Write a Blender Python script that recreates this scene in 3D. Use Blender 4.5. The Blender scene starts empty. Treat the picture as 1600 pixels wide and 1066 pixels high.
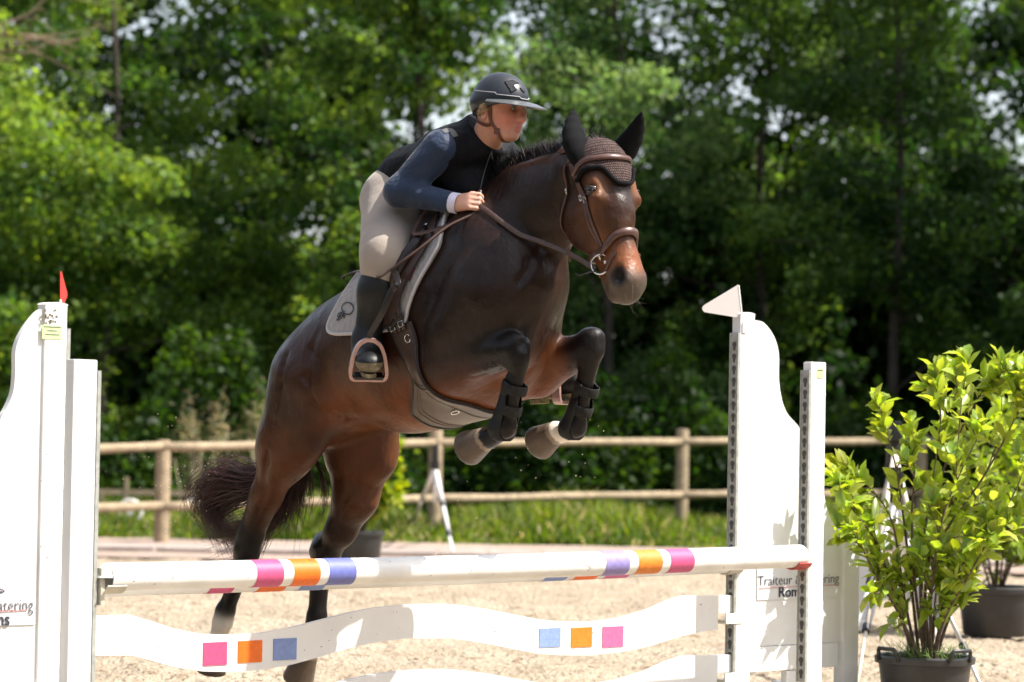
import bpy, bmesh, math, random, time
import numpy as np
from mathutils import Vector, Matrix
from mathutils.bvhtree import BVHTree
T0 = time.time()
C = bpy.context.scene.collection
R = math.radians
FPX = 4700.0          # focal length in pixels of the 1600 px wide photograph
CAMH = 1.2
PITCH = math.atan(137.0 / FPX)
ROLL = R(1.0)

# ---------------- camera ----------------
cam = bpy.data.cameras.new('camera')
cam.sensor_width = 36.0
cam.lens = FPX / 1600.0 * 36.0
cam.clip_end = 3000
cam.dof.use_dof = True
cam.dof.focus_distance = 11.3
cam.dof.aperture_fstop = 3.3
camo = bpy.data.objects.new('camera', cam); C.objects.link(camo)
CM = Matrix.Rotation(math.pi / 2 + PITCH, 3, 'X') @ Matrix.Rotation(ROLL, 3, 'Z')
camo.matrix_world = Matrix.Translation((0, 0, CAMH)) @ CM.to_4x4()
bpy.context.scene.camera = camo
CAM = Vector((0, 0, CAMH))

# ---------------- sky, sun, exposure ----------------
SUN_AZ = Vector((0.985, -0.17, 0)).normalized()     # towards the sun, on the ground
SUN_EL = R(55)
w = bpy.data.worlds.new('World'); bpy.context.scene.world = w; w.use_nodes = True
nt = w.node_tree; bg = nt.nodes['Background']
sky = nt.nodes.new('ShaderNodeTexSky'); sky.sky_type = 'NISHITA'; sky.sun_disc = False
sky.sun_elevation = SUN_EL; sky.sun_rotation = math.atan2(SUN_AZ.x, SUN_AZ.y)
sky.dust_density = 3.0; sky.ozone_density = 1.0
hsv = nt.nodes.new('ShaderNodeHueSaturation'); hsv.inputs['Saturation'].default_value = .55
nt.links.new(sky.outputs[0], hsv.inputs['Color']); nt.links.new(hsv.outputs[0], bg.inputs[0]); bg.inputs[1].default_value = 0.15
sl = bpy.data.lights.new('sun', 'SUN'); sl.energy = 4.6; sl.angle = R(0.5); sl.color = (1, .95, .87)
so = bpy.data.objects.new('sun', sl); C.objects.link(so)
sd = SUN_AZ * math.cos(SUN_EL) + Vector((0, 0, math.sin(SUN_EL)))
so.rotation_euler = sd.to_track_quat('Z', 'Y').to_euler()
vs = bpy.context.scene.view_settings
vs.view_transform = 'Standard'; vs.look = 'None'; vs.gamma = 1; vs.exposure = 1.0
bpy.context.scene.cycles.max_bounces = 6
bpy.context.scene.cycles.transparent_max_bounces = 6

# ---------------- helpers ----------------
def ray(px, py):
    return (CM @ Vector((px - 800.0, 533.0 - py, -FPX))).normalized()
def P(px, py, Y):
    d = ray(px, py); return CAM + d * (Y / d.y)
def G(px, py, z=0.0):
    d = ray(px, py); return CAM + d * ((z - CAM.z) / d.z)
def proj(p):
    q = CM.transposed() @ (Vector(p) - CAM)
    return 800 + q.x / -q.z * FPX, 533 - q.y / -q.z * FPX

def tag(o, label=None, cat=None, group=None, kind=None):
    if label: o['label'] = label
    if cat: o['category'] = cat
    if group: o['group'] = group
    if kind: o['kind'] = kind
    return o
def empty(name, loc=(0, 0, 0), label=None, cat=None, group=None):
    o = bpy.data.objects.new(name, None); C.objects.link(o); o.location = loc
    o.empty_display_size = .1
    return tag(o, label, cat, group)
def link(name, me, mat=None, parent=None, smooth=False):
    if mat:
        me.materials.append(mat)
    o = bpy.data.objects.new(name, me); C.objects.link(o)
    if parent:
        o.parent = parent
        o.matrix_parent_inverse = Matrix.Translation(-Vector(parent.location))
    if smooth:
        me.polygons.foreach_set('use_smooth', np.ones(len(me.polygons), bool))
    me.update()
    return o
def npmesh(name, V, F, mat=None, parent=None, smooth=True, col=None):
    """fast mesh from numpy verts and an (n,3|4) face array"""
    V = np.asarray(V, np.float32); F = np.asarray(F, np.int32)
    me = bpy.data.meshes.new(name)
    me.vertices.add(len(V)); me.vertices.foreach_set('co', V.ravel())
    n, k = F.shape
    me.loops.add(n * k); me.loops.foreach_set('vertex_index', F.ravel())
    me.polygons.add(n); me.polygons.foreach_set('loop_start', np.arange(0, n * k, k, dtype=np.int32))
    me.update(calc_edges=True)
    if col is not None:
        a = me.color_attributes.new('tint', 'FLOAT_COLOR', 'POINT')
        c = np.ones((len(V), 4), np.float32); c[:, :3] = col; a.data.foreach_set('color', c.ravel())
    return link(name, me, mat, parent, smooth)

class MB:
    """collects plain shapes into ONE mesh"""
    def __init__(s): s.v = []; s.f = []
    def add(s, v, f):
        o = len(s.v); s.v += [tuple(x) for x in v]; s.f += [[i + o for i in q] for q in f]; return s
    def box(s, c, h, ax=None, bev=0.0):
        """c centre, h half sizes, ax = 3 axis vectors"""
        ax = ax or (Vector((1, 0, 0)), Vector((0, 1, 0)), Vector((0, 0, 1)))
        bm = bmesh.new(); bmesh.ops.create_cube(bm, size=2)
        for v in bm.verts: v.co = Vector((v.co.x * h[0], v.co.y * h[1], v.co.z * h[2]))
        if bev > 0: bmesh.ops.bevel(bm, geom=bm.edges[:], offset=bev, segments=2, profile=.7, affect='EDGES')
        c = Vector(c)
        vs_ = [c + ax[0] * v.co.x + ax[1] * v.co.y + ax[2] * v.co.z for v in bm.verts]
        bm.verts.index_update()
        fs = [[v.index for v in f.verts] for f in bm.faces]; bm.free()
        return s.add(vs_, fs)
    def tube(s, pts, r, n=10, cap=True, closed=False):
        pts = [Vector(p) for p in pts]; rs = r if hasattr(r, '__len__') else [r] * len(pts)
        N = len(pts); vs_ = []; up = None
        for i, p in enumerate(pts):
            if closed: t = pts[(i + 1) % N] - pts[i - 1]
            else: t = pts[min(i + 1, N - 1)] - pts[max(i - 1, 0)]
            t = t.normalized() if t.length > 1e-9 else Vector((0, 0, 1))
            if up is None:
                up = Vector((0, 0, 1)) if abs(t.z) < .9 else Vector((1, 0, 0))
            a = (up - t * up.dot(t)).normalized(); b = t.cross(a); up = a
            for k in range(n):
                q = 2 * math.pi * k / n
                vs_.append(p + (a * math.cos(q) + b * math.sin(q)) * rs[i])
        fs = []
        for i in range(N if closed else N - 1):
            j = (i + 1) % N
            for k in range(n):
                fs.append([i * n + k, i * n + (k + 1) % n, j * n + (k + 1) % n, j * n + k])
        if cap and not closed:
            fs.append(list(range(n))[::-1]); fs.append([(N - 1) * n + k for k in range(n)])
        return s.add(vs_, fs)
    def lathe(s, c, prof, n=32, ax=None):
        """prof: list of (radius, height) around the z axis (or the axis ax)"""
        c = Vector(c); z = Vector(ax).normalized() if ax is not None else Vector((0, 0, 1))
        a = z.orthogonal().normalized(); b = z.cross(a)
        vs_ = []
        for r_, h_ in prof:
            for k in range(n):
                q = 2 * math.pi * k / n
                vs_.append(c + z * h_ + (a * math.cos(q) + b * math.sin(q)) * r_)
        fs = []
        for i in range(len(prof) - 1):
            for k in range(n):
                fs.append([i * n + k, i * n + (k + 1) % n, (i + 1) * n + (k + 1) % n, (i + 1) * n + k])
        if prof[0][0] > 1e-4: fs.append(list(range(n))[::-1])
        if prof[-1][0] > 1e-4: fs.append([(len(prof) - 1) * n + k for k in range(n)])
        return s.add(vs_, fs)
    def prism(s, poly, o, ax, ay, az, d0, d1):
        """2-D outline poly on plane (ax,ay) at o, extruded along az from d0 to d1"""
        o = Vector(o); n = len(poly)
        vs_ = [o + ax * x + ay * y + az * d0 for x, y in poly] + [o + ax * x + ay * y + az * d1 for x, y in poly]
        fs = [list(range(n))[::-1], [n + i for i in range(n)]]
        fs += [[i, (i + 1) % n, n + (i + 1) % n, n + i] for i in range(n)]
        return s.add(vs_, fs)
    def ribbon(s, pts, nrm, width, th, closed=False):
        """strap: rounded rectangular section swept along pts, lying flat on the surface with normals nrm"""
        pts = [Vector(p) for p in pts]; N = len(pts); vs_ = []
        ws = width if hasattr(width, '__len__') else [width] * N
        for i, p in enumerate(pts):
            t = (pts[(i + 1) % N] - pts[i - 1]) if closed else (pts[min(i + 1, N - 1)] - pts[max(i - 1, 0)])
            t.normalize(); n = Vector(nrm[i]); n = (n - t * n.dot(t)).normalized(); b = t.cross(n)
            w_ = ws[i] / 2
            for x, y in ((-1, 0), (-1, .6), (-.8, 1), (0, 1.1), (.8, 1), (1, .6), (1, 0), (.6, -.3), (-.6, -.3)):
                vs_.append(p + b * (x * w_) + n * (y * th))
        k = 9; fs = []
        for i in range(N if closed else N - 1):
            j = (i + 1) % N
            for q in range(k):
                fs.append([i * k + q, i * k + (q + 1) % k, j * k + (q + 1) % k, j * k + q])
        if not closed:
            fs.append(list(range(k))[::-1]); fs.append([(N - 1) * k + q for q in range(k)])
        return s.add(vs_, fs)
    def build(s, name, mat=None, parent=None, smooth=False, sharp=None):
        me = bpy.data.meshes.new(name); me.from_pydata(s.v, [], s.f)
        bm = bmesh.new(); bm.from_mesh(me); bmesh.ops.recalc_face_normals(bm, faces=bm.faces[:]); bm.to_mesh(me); bm.free()
        if sharp:
            me.polygons.foreach_set('use_smooth', np.ones(len(me.polygons), bool))
            me.set_sharp_from_angle(angle=R(sharp))
        return link(name, me, mat, parent, smooth)

def spline(pts, n=8):
    """Catmull-Rom through pts (tuples or Vectors of any size)"""
    pts = [np.array(p, float) for p in pts]; out = []
    q = [2 * pts[0] - pts[1]] + pts + [2 * pts[-1] - pts[-2]]
    for i in range(1, len(q) - 2):
        for k in range(n):
            t = k / n; a, b, c, d = q[i - 1], q[i], q[i + 1], q[i + 2]
            out.append(.5 * ((2 * b) + (c - a) * t + (2 * a - 5 * b + 4 * c - d) * t * t + (3 * b - a - 3 * c + d) * t ** 3))
    out.append(pts[-1]); return out

# ---------------- materials ----------------
def mat(name, col, rough=.6, metal=0.0, nscale=0, namt=0.0, bump=0.0, bscale=200, spec=.5, sheen=0, tint=False, trans=0, sss=0, coat=0, bd=.004):
    m = bpy.data.materials.new(name); m.use_nodes = True
    t = m.node_tree; b = t.nodes['Principled BSDF']; L = t.links.new
    b.inputs['Base Color'].default_value = (*col, 1); b.inputs['Roughness'].default_value = rough
    b.inputs['Metallic'].default_value = metal; b.inputs['Specular IOR Level'].default_value = spec
    b.inputs['Sheen Weight'].default_value = sheen; b.inputs['Coat Weight'].default_value = coat
    if sss:
        b.inputs['Subsurface Weight'].default_value = sss; b.inputs['Subsurface Radius'].default_value = (.012, .004, .002)
    src = None
    if tint:
        a = t.nodes.new('ShaderNodeAttribute'); a.attribute_name = 'tint'; src = a.outputs['Color']
    tc = t.nodes.new('ShaderNodeTexCoord')
    if namt:
        n = t.nodes.new('ShaderNodeTexNoise'); n.inputs['Scale'].default_value = nscale; n.inputs['Detail'].default_value = 5
        L(tc.outputs['Object'], n.inputs['Vector'])
        mr = t.nodes.new('ShaderNodeMapRange'); mr.inputs[1].default_value = .3; mr.inputs[2].default_value = .7
        mr.inputs[3].default_value = 1 - namt; mr.inputs[4].default_value = 1 + namt
        L(n.outputs['Fac'], mr.inputs[0])
        mx = t.nodes.new('ShaderNodeVectorMath'); mx.operation = 'SCALE'
        if src: L(src, mx.inputs[0])
        else: mx.inputs[0].default_value = col
        L(mr.outputs[0], mx.inputs['Scale']); src = mx.outputs[0]
    if src: L(src, b.inputs['Base Color'])
    if bump:
        n2 = t.nodes.new('ShaderNodeTexNoise'); n2.inputs['Scale'].default_value = bscale; n2.inputs['Detail'].default_value = 4
        L(tc.outputs['Object'], n2.inputs['Vector'])
        bp = t.nodes.new('ShaderNodeBump'); bp.inputs['Strength'].default_value = bump; bp.inputs['Distance'].default_value = bd
        L(n2.outputs['Fac'], bp.inputs['Height']); L(bp.outputs[0], b.inputs['Normal'])
    return m
def leafmat(name, trans=.45, gloss=.35, nscale=.6, spec=.5):
    """leaf: per-leaf tint, light passes through"""
    m = bpy.data.materials.new(name); m.use_nodes = True; t = m.node_tree; L = t.links.new
    b = t.nodes['Principled BSDF']; out = t.nodes['Material Output']
    a = t.nodes.new('ShaderNodeAttribute'); a.attribute_name = 'tint'
    L(a.outputs['Color'], b.inputs['Base Color']); b.inputs['Roughness'].default_value = gloss
    b.inputs['Specular IOR Level'].default_value = spec
    tr = t.nodes.new('ShaderNodeBsdfTranslucent')
    hs = t.nodes.new('ShaderNodeHueSaturation'); hs.inputs['Saturation'].default_value = 1.15; hs.inputs['Value'].default_value = 1.5
    hs.inputs['Hue'].default_value = .485
    L(a.outputs['Color'], hs.inputs['Color']); L(hs.outputs[0], tr.inputs[0])
    mx = t.nodes.new('ShaderNodeMixShader'); mx.inputs[0].default_value = trans
    L(b.outputs[0], mx.inputs[1]); L(tr.outputs[0], mx.inputs[2]); L(mx.outputs[0], out.inputs[0])
    return m

# ---------------- signed-distance modelling ----------------
class SDF:
    def __init__(s, lo, hi, h):
        s.lo = np.array(lo, np.float32); s.h = h
        s.n = np.ceil((np.array(hi) - s.lo) / h).astype(int) + 1
        s.F = np.full(tuple(s.n), .2, np.float32)
    def blk(s, lo, hi):
        i0 = np.clip(np.floor((np.array(lo) - s.lo) / s.h).astype(int), 0, s.n); i1 = np.clip(np.ceil((np.array(hi) - s.lo) / s.h).astype(int) + 1, 0, s.n)
        g = [(s.lo[a] + s.h * np.arange(i0[a], i1[a])).astype(np.float32) for a in range(3)]
        return tuple(slice(i0[a], i1[a]) for a in range(3)), g[0][:, None, None], g[1][None, :, None], g[2][None, None, :]
    def comb(s, sl, d, k, op):
        F = s.F[sl]
        if op == 'add':
            hh = np.maximum(k - np.abs(F - d), 0) / k
            s.F[sl] = np.minimum(F, d) - hh * hh * k * .25
        elif op == 'sub':
            d = -d; hh = np.maximum(k - np.abs(F - d), 0) / k
            s.F[sl] = np.maximum(F, d) + hh * hh * k * .25
    def cone(s, A, B, ra, rb, k=.03, flat=None, op='add'):
        A = np.array(A, np.float32); B = np.array(B, np.float32)
        pad = k + 3 * s.h; rm = max(ra, rb) + pad
        lo = np.minimum(A, B) - rm; hi = np.maximum(A, B) + rm
        sl, x, y, z = s.blk(lo, hi)
        if min(x.size, y.size, z.size) == 0: return
        x = x - A[0]; y = y - A[1]; z = z - A[2]; ba = B - A; sc = 1.0
        if flat is not None:
            Lx, f = np.array(flat[0], np.float32), flat[1]
            g = (x * Lx[0] + y * Lx[1] + z * Lx[2]) * (1 / f - 1)
            x = x + Lx[0] * g; y = y + Lx[1] * g; z = z + Lx[2] * g
            ba = ba + Lx * (ba @ Lx) * (1 / f - 1); sc = min(1, (1 + f) / 2)
        bb = float(ba @ ba) + 1e-12
        t = np.clip((x * ba[0] + y * ba[1] + z * ba[2]) / bb, 0, 1)
        d = np.sqrt((x - ba[0] * t) ** 2 + (y - ba[1] * t) ** 2 + (z - ba[2] * t) ** 2) - (ra + (rb - ra) * t)
        s.comb(sl, (d * sc).astype(np.float32), k, op)
    def ell(s, Cn, ax, rad, k=.03, op='add'):
        Cn = np.array(Cn, np.float32); rm = max(rad) + k + 3 * s.h
        sl, x, y, z = s.blk(Cn - rm, Cn + rm)
        if min(x.size, y.size, z.size) == 0: return
        x = x - Cn[0]; y = y - Cn[1]; z = z - Cn[2]
        u = [(x * a[0] + y * a[1] + z * a[2]) for a in ax]
        k0 = np.sqrt(sum((u[i] / rad[i]) ** 2 for i in range(3))) + 1e-6
        k1 = np.sqrt(sum((u[i] / rad[i] ** 2) ** 2 for i in range(3))) + 1e-6
        s.comb(sl, (k0 * (k0 - 1) / k1).astype(np.float32), k, op)
    def plane(s, p, n, k=.004):
        """keep only the side the normal points away from"""
        sl, x, y, z = s.blk(s.lo, s.lo + s.h * s.n)
        d = (x - p[0]) * n[0] + (y - p[1]) * n[1] + (z - p[2]) * n[2]
        s.comb(sl, -d.astype(np.float32), k, 'sub')
    def mesh(s):
        F = s.F; S = F < 0
        c = np.zeros(tuple(s.n - 1), np.uint8)
        for i in (0, 1):
            for j in (0, 1):
                for k in (0, 1):
                    c += S[i:s.n[0] - 1 + i, j:s.n[1] - 1 + j, k:s.n[2] - 1 + k]
        act = (c > 0) & (c < 8); del c
        I = np.argwhere(act); idx = np.full(act.shape, -1, np.int32); idx[tuple(I.T)] = np.arange(len(I))
        cor = np.zeros((len(I), 2, 2, 2), np.float32)
        for i in (0, 1):
            for j in (0, 1):
                for k in (0, 1):
                    cor[:, i, j, k] = F[I[:, 0] + i, I[:, 1] + j, I[:, 2] + k]
        acc = np.zeros((len(I), 3), np.float32); cnt = np.zeros(len(I), np.float32)
        for ax in range(3):
            for a in (0, 1):
                for b in (0, 1):
                    o0 = [0, 0, 0]; o1 = [0, 0, 0]; oth = [q for q in range(3) if q != ax]
                    o0[oth[0]] = o1[oth[0]] = a; o0[oth[1]] = o1[oth[1]] = b; o1[ax] = 1
                    f0 = cor[(slice(None), *o0)]; f1 = cor[(slice(None), *o1)]
                    m = (f0 < 0) != (f1 < 0)
                    t = np.where(m, f0 / np.where(m, f0 - f1, 1), 0)
                    p = np.zeros((len(I), 3), np.float32); p[:, ax] = t; p[:, oth[0]] = a; p[:, oth[1]] = b
                    acc += p * m[:, None]; cnt += m
        V = s.lo + s.h * (I + acc / cnt[:, None])
        Q = []
        for ax in range(3):
            sl0 = [slice(1, s.n[q] - 1) for q in range(3)]; sl1 = list(sl0)
            sl0[ax] = slice(0, s.n[ax] - 1); sl1[ax] = slice(1, s.n[ax])
            a = S[tuple(sl0)]; b = S[tuple(sl1)]
            for flip, M in ((False, a & ~b), (True, ~a & b)):
                E = np.argwhere(M)
                off = np.array([0 if q == ax else 1 for q in range(3)]); E = E + off
                u, v = [(1, 2), (2, 0), (0, 1)][ax]
                def cid(du, dv):
                    G_ = E.copy(); G_[:, u] -= du; G_[:, v] -= dv; return idx[tuple(G_.T)]
                q = np.stack([cid(1, 1), cid(0, 1), cid(0, 0), cid(1, 0)], 1)
                if flip: q = q[:, ::-1]
                Q.append(q)
        Q = np.concatenate(Q); Q = Q[(Q >= 0).all(1)]
        return V, Q
def relax(V, Q, it=2, lam=.5):
    """light Laplacian smoothing of a quad mesh"""
    e = np.concatenate([Q[:, [0, 1]], Q[:, [1, 2]], Q[:, [2, 3]], Q[:, [3, 0]]]); n = len(V)
    cnt = np.bincount(e[:, 0], minlength=n) + np.bincount(e[:, 1], minlength=n)
    for _ in range(it):
        for l in (lam, -lam * .95):
            A = np.stack([np.bincount(e[:, 0], V[e[:, 1], k], n) + np.bincount(e[:, 1], V[e[:, 0], k], n) for k in range(3)], 1)
            V = V + l * (A / np.maximum(cnt, 1)[:, None] - V)
    return V.astype(np.float32)
def colour_field(V, seeds, base):
    """coat or skin colour, painted nostril shade included: blend of seeds (point, radius, colour, weight)"""
    W = np.full(len(V), .15, np.float32); A = np.tile(np.array(base, np.float32) * .15, (len(V), 1))
    for p, r, c, wt in seeds:
        d2 = ((V - np.array(p, np.float32)) ** 2).sum(1) / (r * r); g = wt * np.exp(-d2 * 1.5)
        W += g; A += g[:, None] * np.array(c, np.float32)
    return A / W[:, None]

# world frame of the jump and the horse
JL = P(165, 902, 10.0); JR = P(1250, 869, 12.4)      # ends of the front pole
PD = (JR - JL); PD.z = 0; PD.normalize()             # along the pole
U = Vector((PD.y, -PD.x, 0))                         # direction the horse travels
N = Vector((-U.y * -1, -U.x, 0))
N = Vector((U.y, -U.x, 0))                           # horse's right side
Z = Vector((0, 0, 1))
HC = (JL + JR) / 2
def lerp(a, b, t): return a + (b - a) * t
def H(px, py, w=0.0):
    d = ray(px, py); t = (w - (CAM - HC).dot(N)) / d.dot(N); return CAM + d * t
def text(name, body, size, m, loc, ax, up, parent, bold=.0, spacing=1.0, ext=.0006, align='LEFT', shear=0):
    cu = bpy.data.curves.new(name, 'FONT'); cu.body = body; cu.size = size; cu.extrude = ext; cu.offset = bold; cu.align_x = align
    cu.space_character = spacing; cu.shear = shear; cu.resolution_u = 4
    o = bpy.data.objects.new(name, cu); C.objects.link(o)
    me = bpy.data.meshes.new_from_object(o.evaluated_get(bpy.context.evaluated_depsgraph_get())); bpy.data.objects.remove(o)
    ax = Vector(ax).normalized(); up = Vector(up); up = (up - ax * up.dot(ax)).normalized(); nn = ax.cross(up)
    Mx = Matrix((ax, up, nn)).transposed().to_4x4(); Mx.translation = Vector(loc); me.transform(Mx)
    return me
def textobj(name, *a, **k):
    me = text(name, *a, **k); return link(name, me, a[2], a[6])
# ================= GROUND =================
def ground_mat(name, c1, c2, c3, s1=1.2, s2=22, bump=.5, bd=.02, rough=.95):
    m = bpy.data.materials.new(name); m.use_nodes = True; t = m.node_tree; L = t.links.new; b = t.nodes['Principled BSDF']
    b.inputs['Roughness'].default_value = rough; b.inputs['Specular IOR Level'].default_value = .2
    tc = t.nodes.new('ShaderNodeTexCoord')
    def noise(s, d=6):
        n = t.nodes.new('ShaderNodeTexNoise'); n.inputs['Scale'].default_value = s; n.inputs['Detail'].default_value = d; L(tc.outputs['Object'], n.inputs['Vector']); return n
    n1, n2, n3 = noise(s1), noise(s2), noise(s2 * 3.3)
    r1 = t.nodes.new('ShaderNodeValToRGB'); r1.color_ramp.elements[0].position = .38; r1.color_ramp.elements[1].position = .62
    r1.color_ramp.elements[0].color = (*c1, 1); r1.color_ramp.elements[1].color = (*c2, 1); L(n1.outputs['Fac'], r1.inputs[0])
    r2 = t.nodes.new('ShaderNodeValToRGB'); r2.color_ramp.elements[0].position = .56; r2.color_ramp.elements[1].position = .70
    r2.color_ramp.elements[0].color = (0, 0, 0, 1); r2.color_ramp.elements[1].color = (1, 1, 1, 1); L(n2.outputs['Fac'], r2.inputs[0])
    mx = t.nodes.new('ShaderNodeMix'); mx.data_type = 'RGBA'; L(r2.outputs[0], mx.inputs[0]); L(r1.outputs[0], mx.inputs[6]); mx.inputs[7].default_value = (*c3, 1)
    L(mx.outputs[2], b.inputs['Base Color'])
    ad = t.nodes.new('ShaderNodeMath'); ad.operation = 'ADD'; L(n2.outputs['Fac'], ad.inputs[0]); L(n3.outputs['Fac'], ad.inputs[1])
    bp = t.nodes.new('ShaderNodeBump'); bp.inputs['Strength'].default_value = bump; bp.inputs['Distance'].default_value = bd
    L(ad.outputs[0], bp.inputs['Height']); L(bp.outputs[0], b.inputs['Normal']); return m
m_sand = ground_mat('arena_sand', (.33, .265, .19), (.40, .33, .245), (.20, .14, .085), 1.7, 9, .9, .06)
m_field = ground_mat('field_grass', (.035, .06, .015), (.05, .08, .02), (.06, .055, .03), 1.0, 12)
m_path = ground_mat('path_clay', (.30, .225, .185), (.34, .265, .22), (.22, .16, .13), .7, 14)
def sheet(name, x0, x1, y0, y1, z, m, nx=2, ny=2, amp=0.0, seed=1):
    rg = np.random.default_rng(seed); xs = np.linspace(x0, x1, nx); ys = np.linspace(y0, y1, ny)
    X, Y = np.meshgrid(xs, ys); Zz = np.full_like(X, z)
    if amp:
        for _ in range(34):
            k = rg.normal(size=2) * rg.choice([1.2, 3.5, 8]); Zz += amp * .16 * np.sin(X * k[0] + Y * k[1] + rg.random() * 6)
        Zz += amp * .3 * rg.normal(size=Zz.shape)
    V = np.stack([X.ravel(), Y.ravel(), Zz.ravel()], 1); i = np.arange((ny - 1) * nx).reshape(ny - 1, nx)[:, :-1].ravel()
    return tag(npmesh(name, V, np.stack([i, i + 1, i + nx + 1, i + nx], 1), m), kind='structure')
sheet('ground', -900, 900, -60, 1600, -.05, m_field)
sheet('arena_sand', -16, 16, 3, 26.6, .0, m_sand, 640, 500, .022)
sheet('path', -20, 20, 26.4, 30.8, .018, m_path, 200, 40, .006)
# scattered clods and wood chips on the sand (uncountable)
rg = np.random.default_rng(8); n = 5200
cx = rg.uniform(-6, 6.5, n); cy = 12 + 16 * rg.random(n) ** 1.2; V = []; F = []
base = np.array([(1, 0, 0), (-1, 0, 0), (0, 1, 0), (0, -1, 0), (0, 0, .8), (0, 0, -.4)], float); tri = np.array([(0, 2, 4), (2, 1, 4), (1, 3, 4), (3, 0, 4)])
for i in range(n):
    s_ = rg.uniform(.005, .017) * (1.8 if rg.random() < .06 else 1); q = rg.random() * 6; c_, d_ = math.cos(q), math.sin(q)
    b = base * (s_ * rg.uniform(.6, 1.8), s_, s_ * .7); V.append(np.stack([b[:, 0] * c_ - b[:, 1] * d_ + cx[i], b[:, 0] * d_ + b[:, 1] * c_ + cy[i], b[:, 2] + .006], 1)); F.append(tri + 6 * i)
tag(npmesh('sand_clods', np.concatenate(V), np.concatenate(F), mat('clod', (.30, .23, .155), .95, nscale=3, namt=.4), smooth=False), 'small clods and wood chips scattered on the pale arena sand', 'clods', kind='stuff')
# pale paving slabs along the path edge
m_slab = mat('slab_pale', (.30, .25, .22), .9, nscale=6, namt=.2, bump=.3, bscale=40)
mb = MB(); x = -9.0; rnd = random.Random(2)
while x < 9:
    l = rnd.uniform(.35, .8)
    mb.box((x + l / 2, 28.0 + rnd.uniform(-.05, .05), .028), (l / 2 - .02, .42, .03), bev=.012); x += l
ps = mb.build('paving_strip', m_slab); tag(ps, kind='structure')
# ================= TREES, HEDGE, GRASS =================
DEV = globals().get('DEV', False)
m_leaf = leafmat('foliage', .56, .52, spec=.3)
m_bark = mat('bark', (.040, .031, .024), .95, nscale=7, namt=.4, bump=.8, bscale=30)
def leafcloud(pos, L_, W_, col, rg, up=.35):
    """kite-shaped folded leaves at pos; returns verts, faces, colours"""
    n = len(pos); d = rg.normal(size=(n, 3)); d[:, 2] -= .25; d /= np.linalg.norm(d, axis=1)[:, None]
    nn = rg.normal(size=(n, 3)); nn[:, 2] += up * 3; s = np.cross(d, nn); s /= np.linalg.norm(s, axis=1)[:, None]; u = np.cross(s, d)
    l = (L_ * rg.uniform(.65, 1.3, n))[:, None]; w_ = (W_ * rg.uniform(.7, 1.3, n))[:, None]
    V = np.stack([pos, pos + d * l * .45 + s * w_ * .5 + u * w_ * .12, pos + d * l, pos + d * l * .45 - s * w_ * .5 + u * w_ * .12], 1).reshape(-1, 3)
    F = np.arange(4 * n).reshape(n, 4); return V, F, np.repeat(col, 4, axis=0)
def mixcol(n, rg, dark, lite, t):
    t = np.clip(t, 0, 1)[:, None]; c = np.array(dark)[None] * (1 - t) + np.array(lite)[None] * t
    return c * rg.uniform(.75, 1.25, (n, 1)) * (1 + rg.normal(size=(n, 3)) * .06)
def tree(name, x, y, h, rad, nleaf, label, group, seed, dark=(.020, .050, .010), lite=(.085, .150, .022), L_=.105, W_=.062, low=.9, clump=.34, trunk_r=.085, lean=0.0, droop=0.0, z0=0.0, cat='tree', dens=1.0):
    rg = np.random.default_rng(seed); t = empty(name, (x, y, z0), label, cat, group)
    top = Vector((x + lean, y, z0 + h)); mb = MB(); tr = [Vector((x, y, z0 - .1))]
    for k in range(1, 8): q = k / 7; tr.append(Vector((x + lean * q + rg.normal() * .10 * q, y + rg.normal() * .10, z0 + h * .92 * q)))
    tr = [Vector(v) for v in spline(tr, 3)]; mb.tube(tr, [trunk_r * (1 - .85 * i / (len(tr) - 1)) for i in range(len(tr))], 8)
    clumps = []
    nb = int(30 * h / 9 * dens)
    for i in range(nb):
        q = rg.uniform(low / h, .97) ; p = tr[min(len(tr) - 1, int(q * len(tr)))]; a = rg.random() * 6.283
        reach = rad * (math.sin(math.pi * min(1, .18 + q * .80)) ** .6) * rg.uniform(.55, 1.08)
        e = p + Vector((math.cos(a) * reach, math.sin(a) * reach, reach * rg.uniform(.05, .55) - droop * reach))
        m1 = lerp(p, e, .5) + Vector(rg.normal(size=3) * .12) + Vector((0, 0, .1 * reach))
        bb = [Vector(v) for v in spline([p, m1, e], 4)]; mb.tube(bb, [trunk_r * .32 * (1 - .85 * j / (len(bb) - 1)) * (1 - q * .5) for j in range(len(bb))], 5)
        bt = rg.normal() * .28
        for j in range(7):
            s_ = rg.uniform(.08, 1.05); c = p + (m1 - p) * min(1, s_ * 2) if s_ < .5 else m1 + (e - m1) * (s_ - .5) * 2
            c = c + Vector(rg.normal(size=3) * .30); clumps.append((c.x, c.y, c.z, bt + rg.normal() * .18, clump * rg.uniform(.6, 1.35)))
    nleaf = int(nleaf * 1.45); cl = np.array(clumps); w_ = cl[:, 4] ** 2; w_ /= w_.sum(); idx = rg.choice(len(cl), nleaf, p=w_)
    g = rg.normal(size=(nleaf, 3)); g *= (rg.random((nleaf, 1)) ** .4) / np.linalg.norm(g, axis=1)[:, None]
    pos = cl[idx, :3] + g * cl[idx, 4][:, None] * np.array([1.25, 1.25, .8])
    keep = pos[:, 2] > .15 + z0; pos = pos[keep]; idx = idx[keep]
    col = mixcol(len(pos), rg, dark, lite, .42 + cl[idx, 3] * 1.3 + rg.normal(size=len(pos)) * .22)
    V, F, Cc = leafcloud(pos, L_, W_, col, rg)
    mb.build('trunk', m_bark, t, smooth=True); npmesh('crown', V, F, m_leaf, t, False, Cc)
    return t
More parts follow.
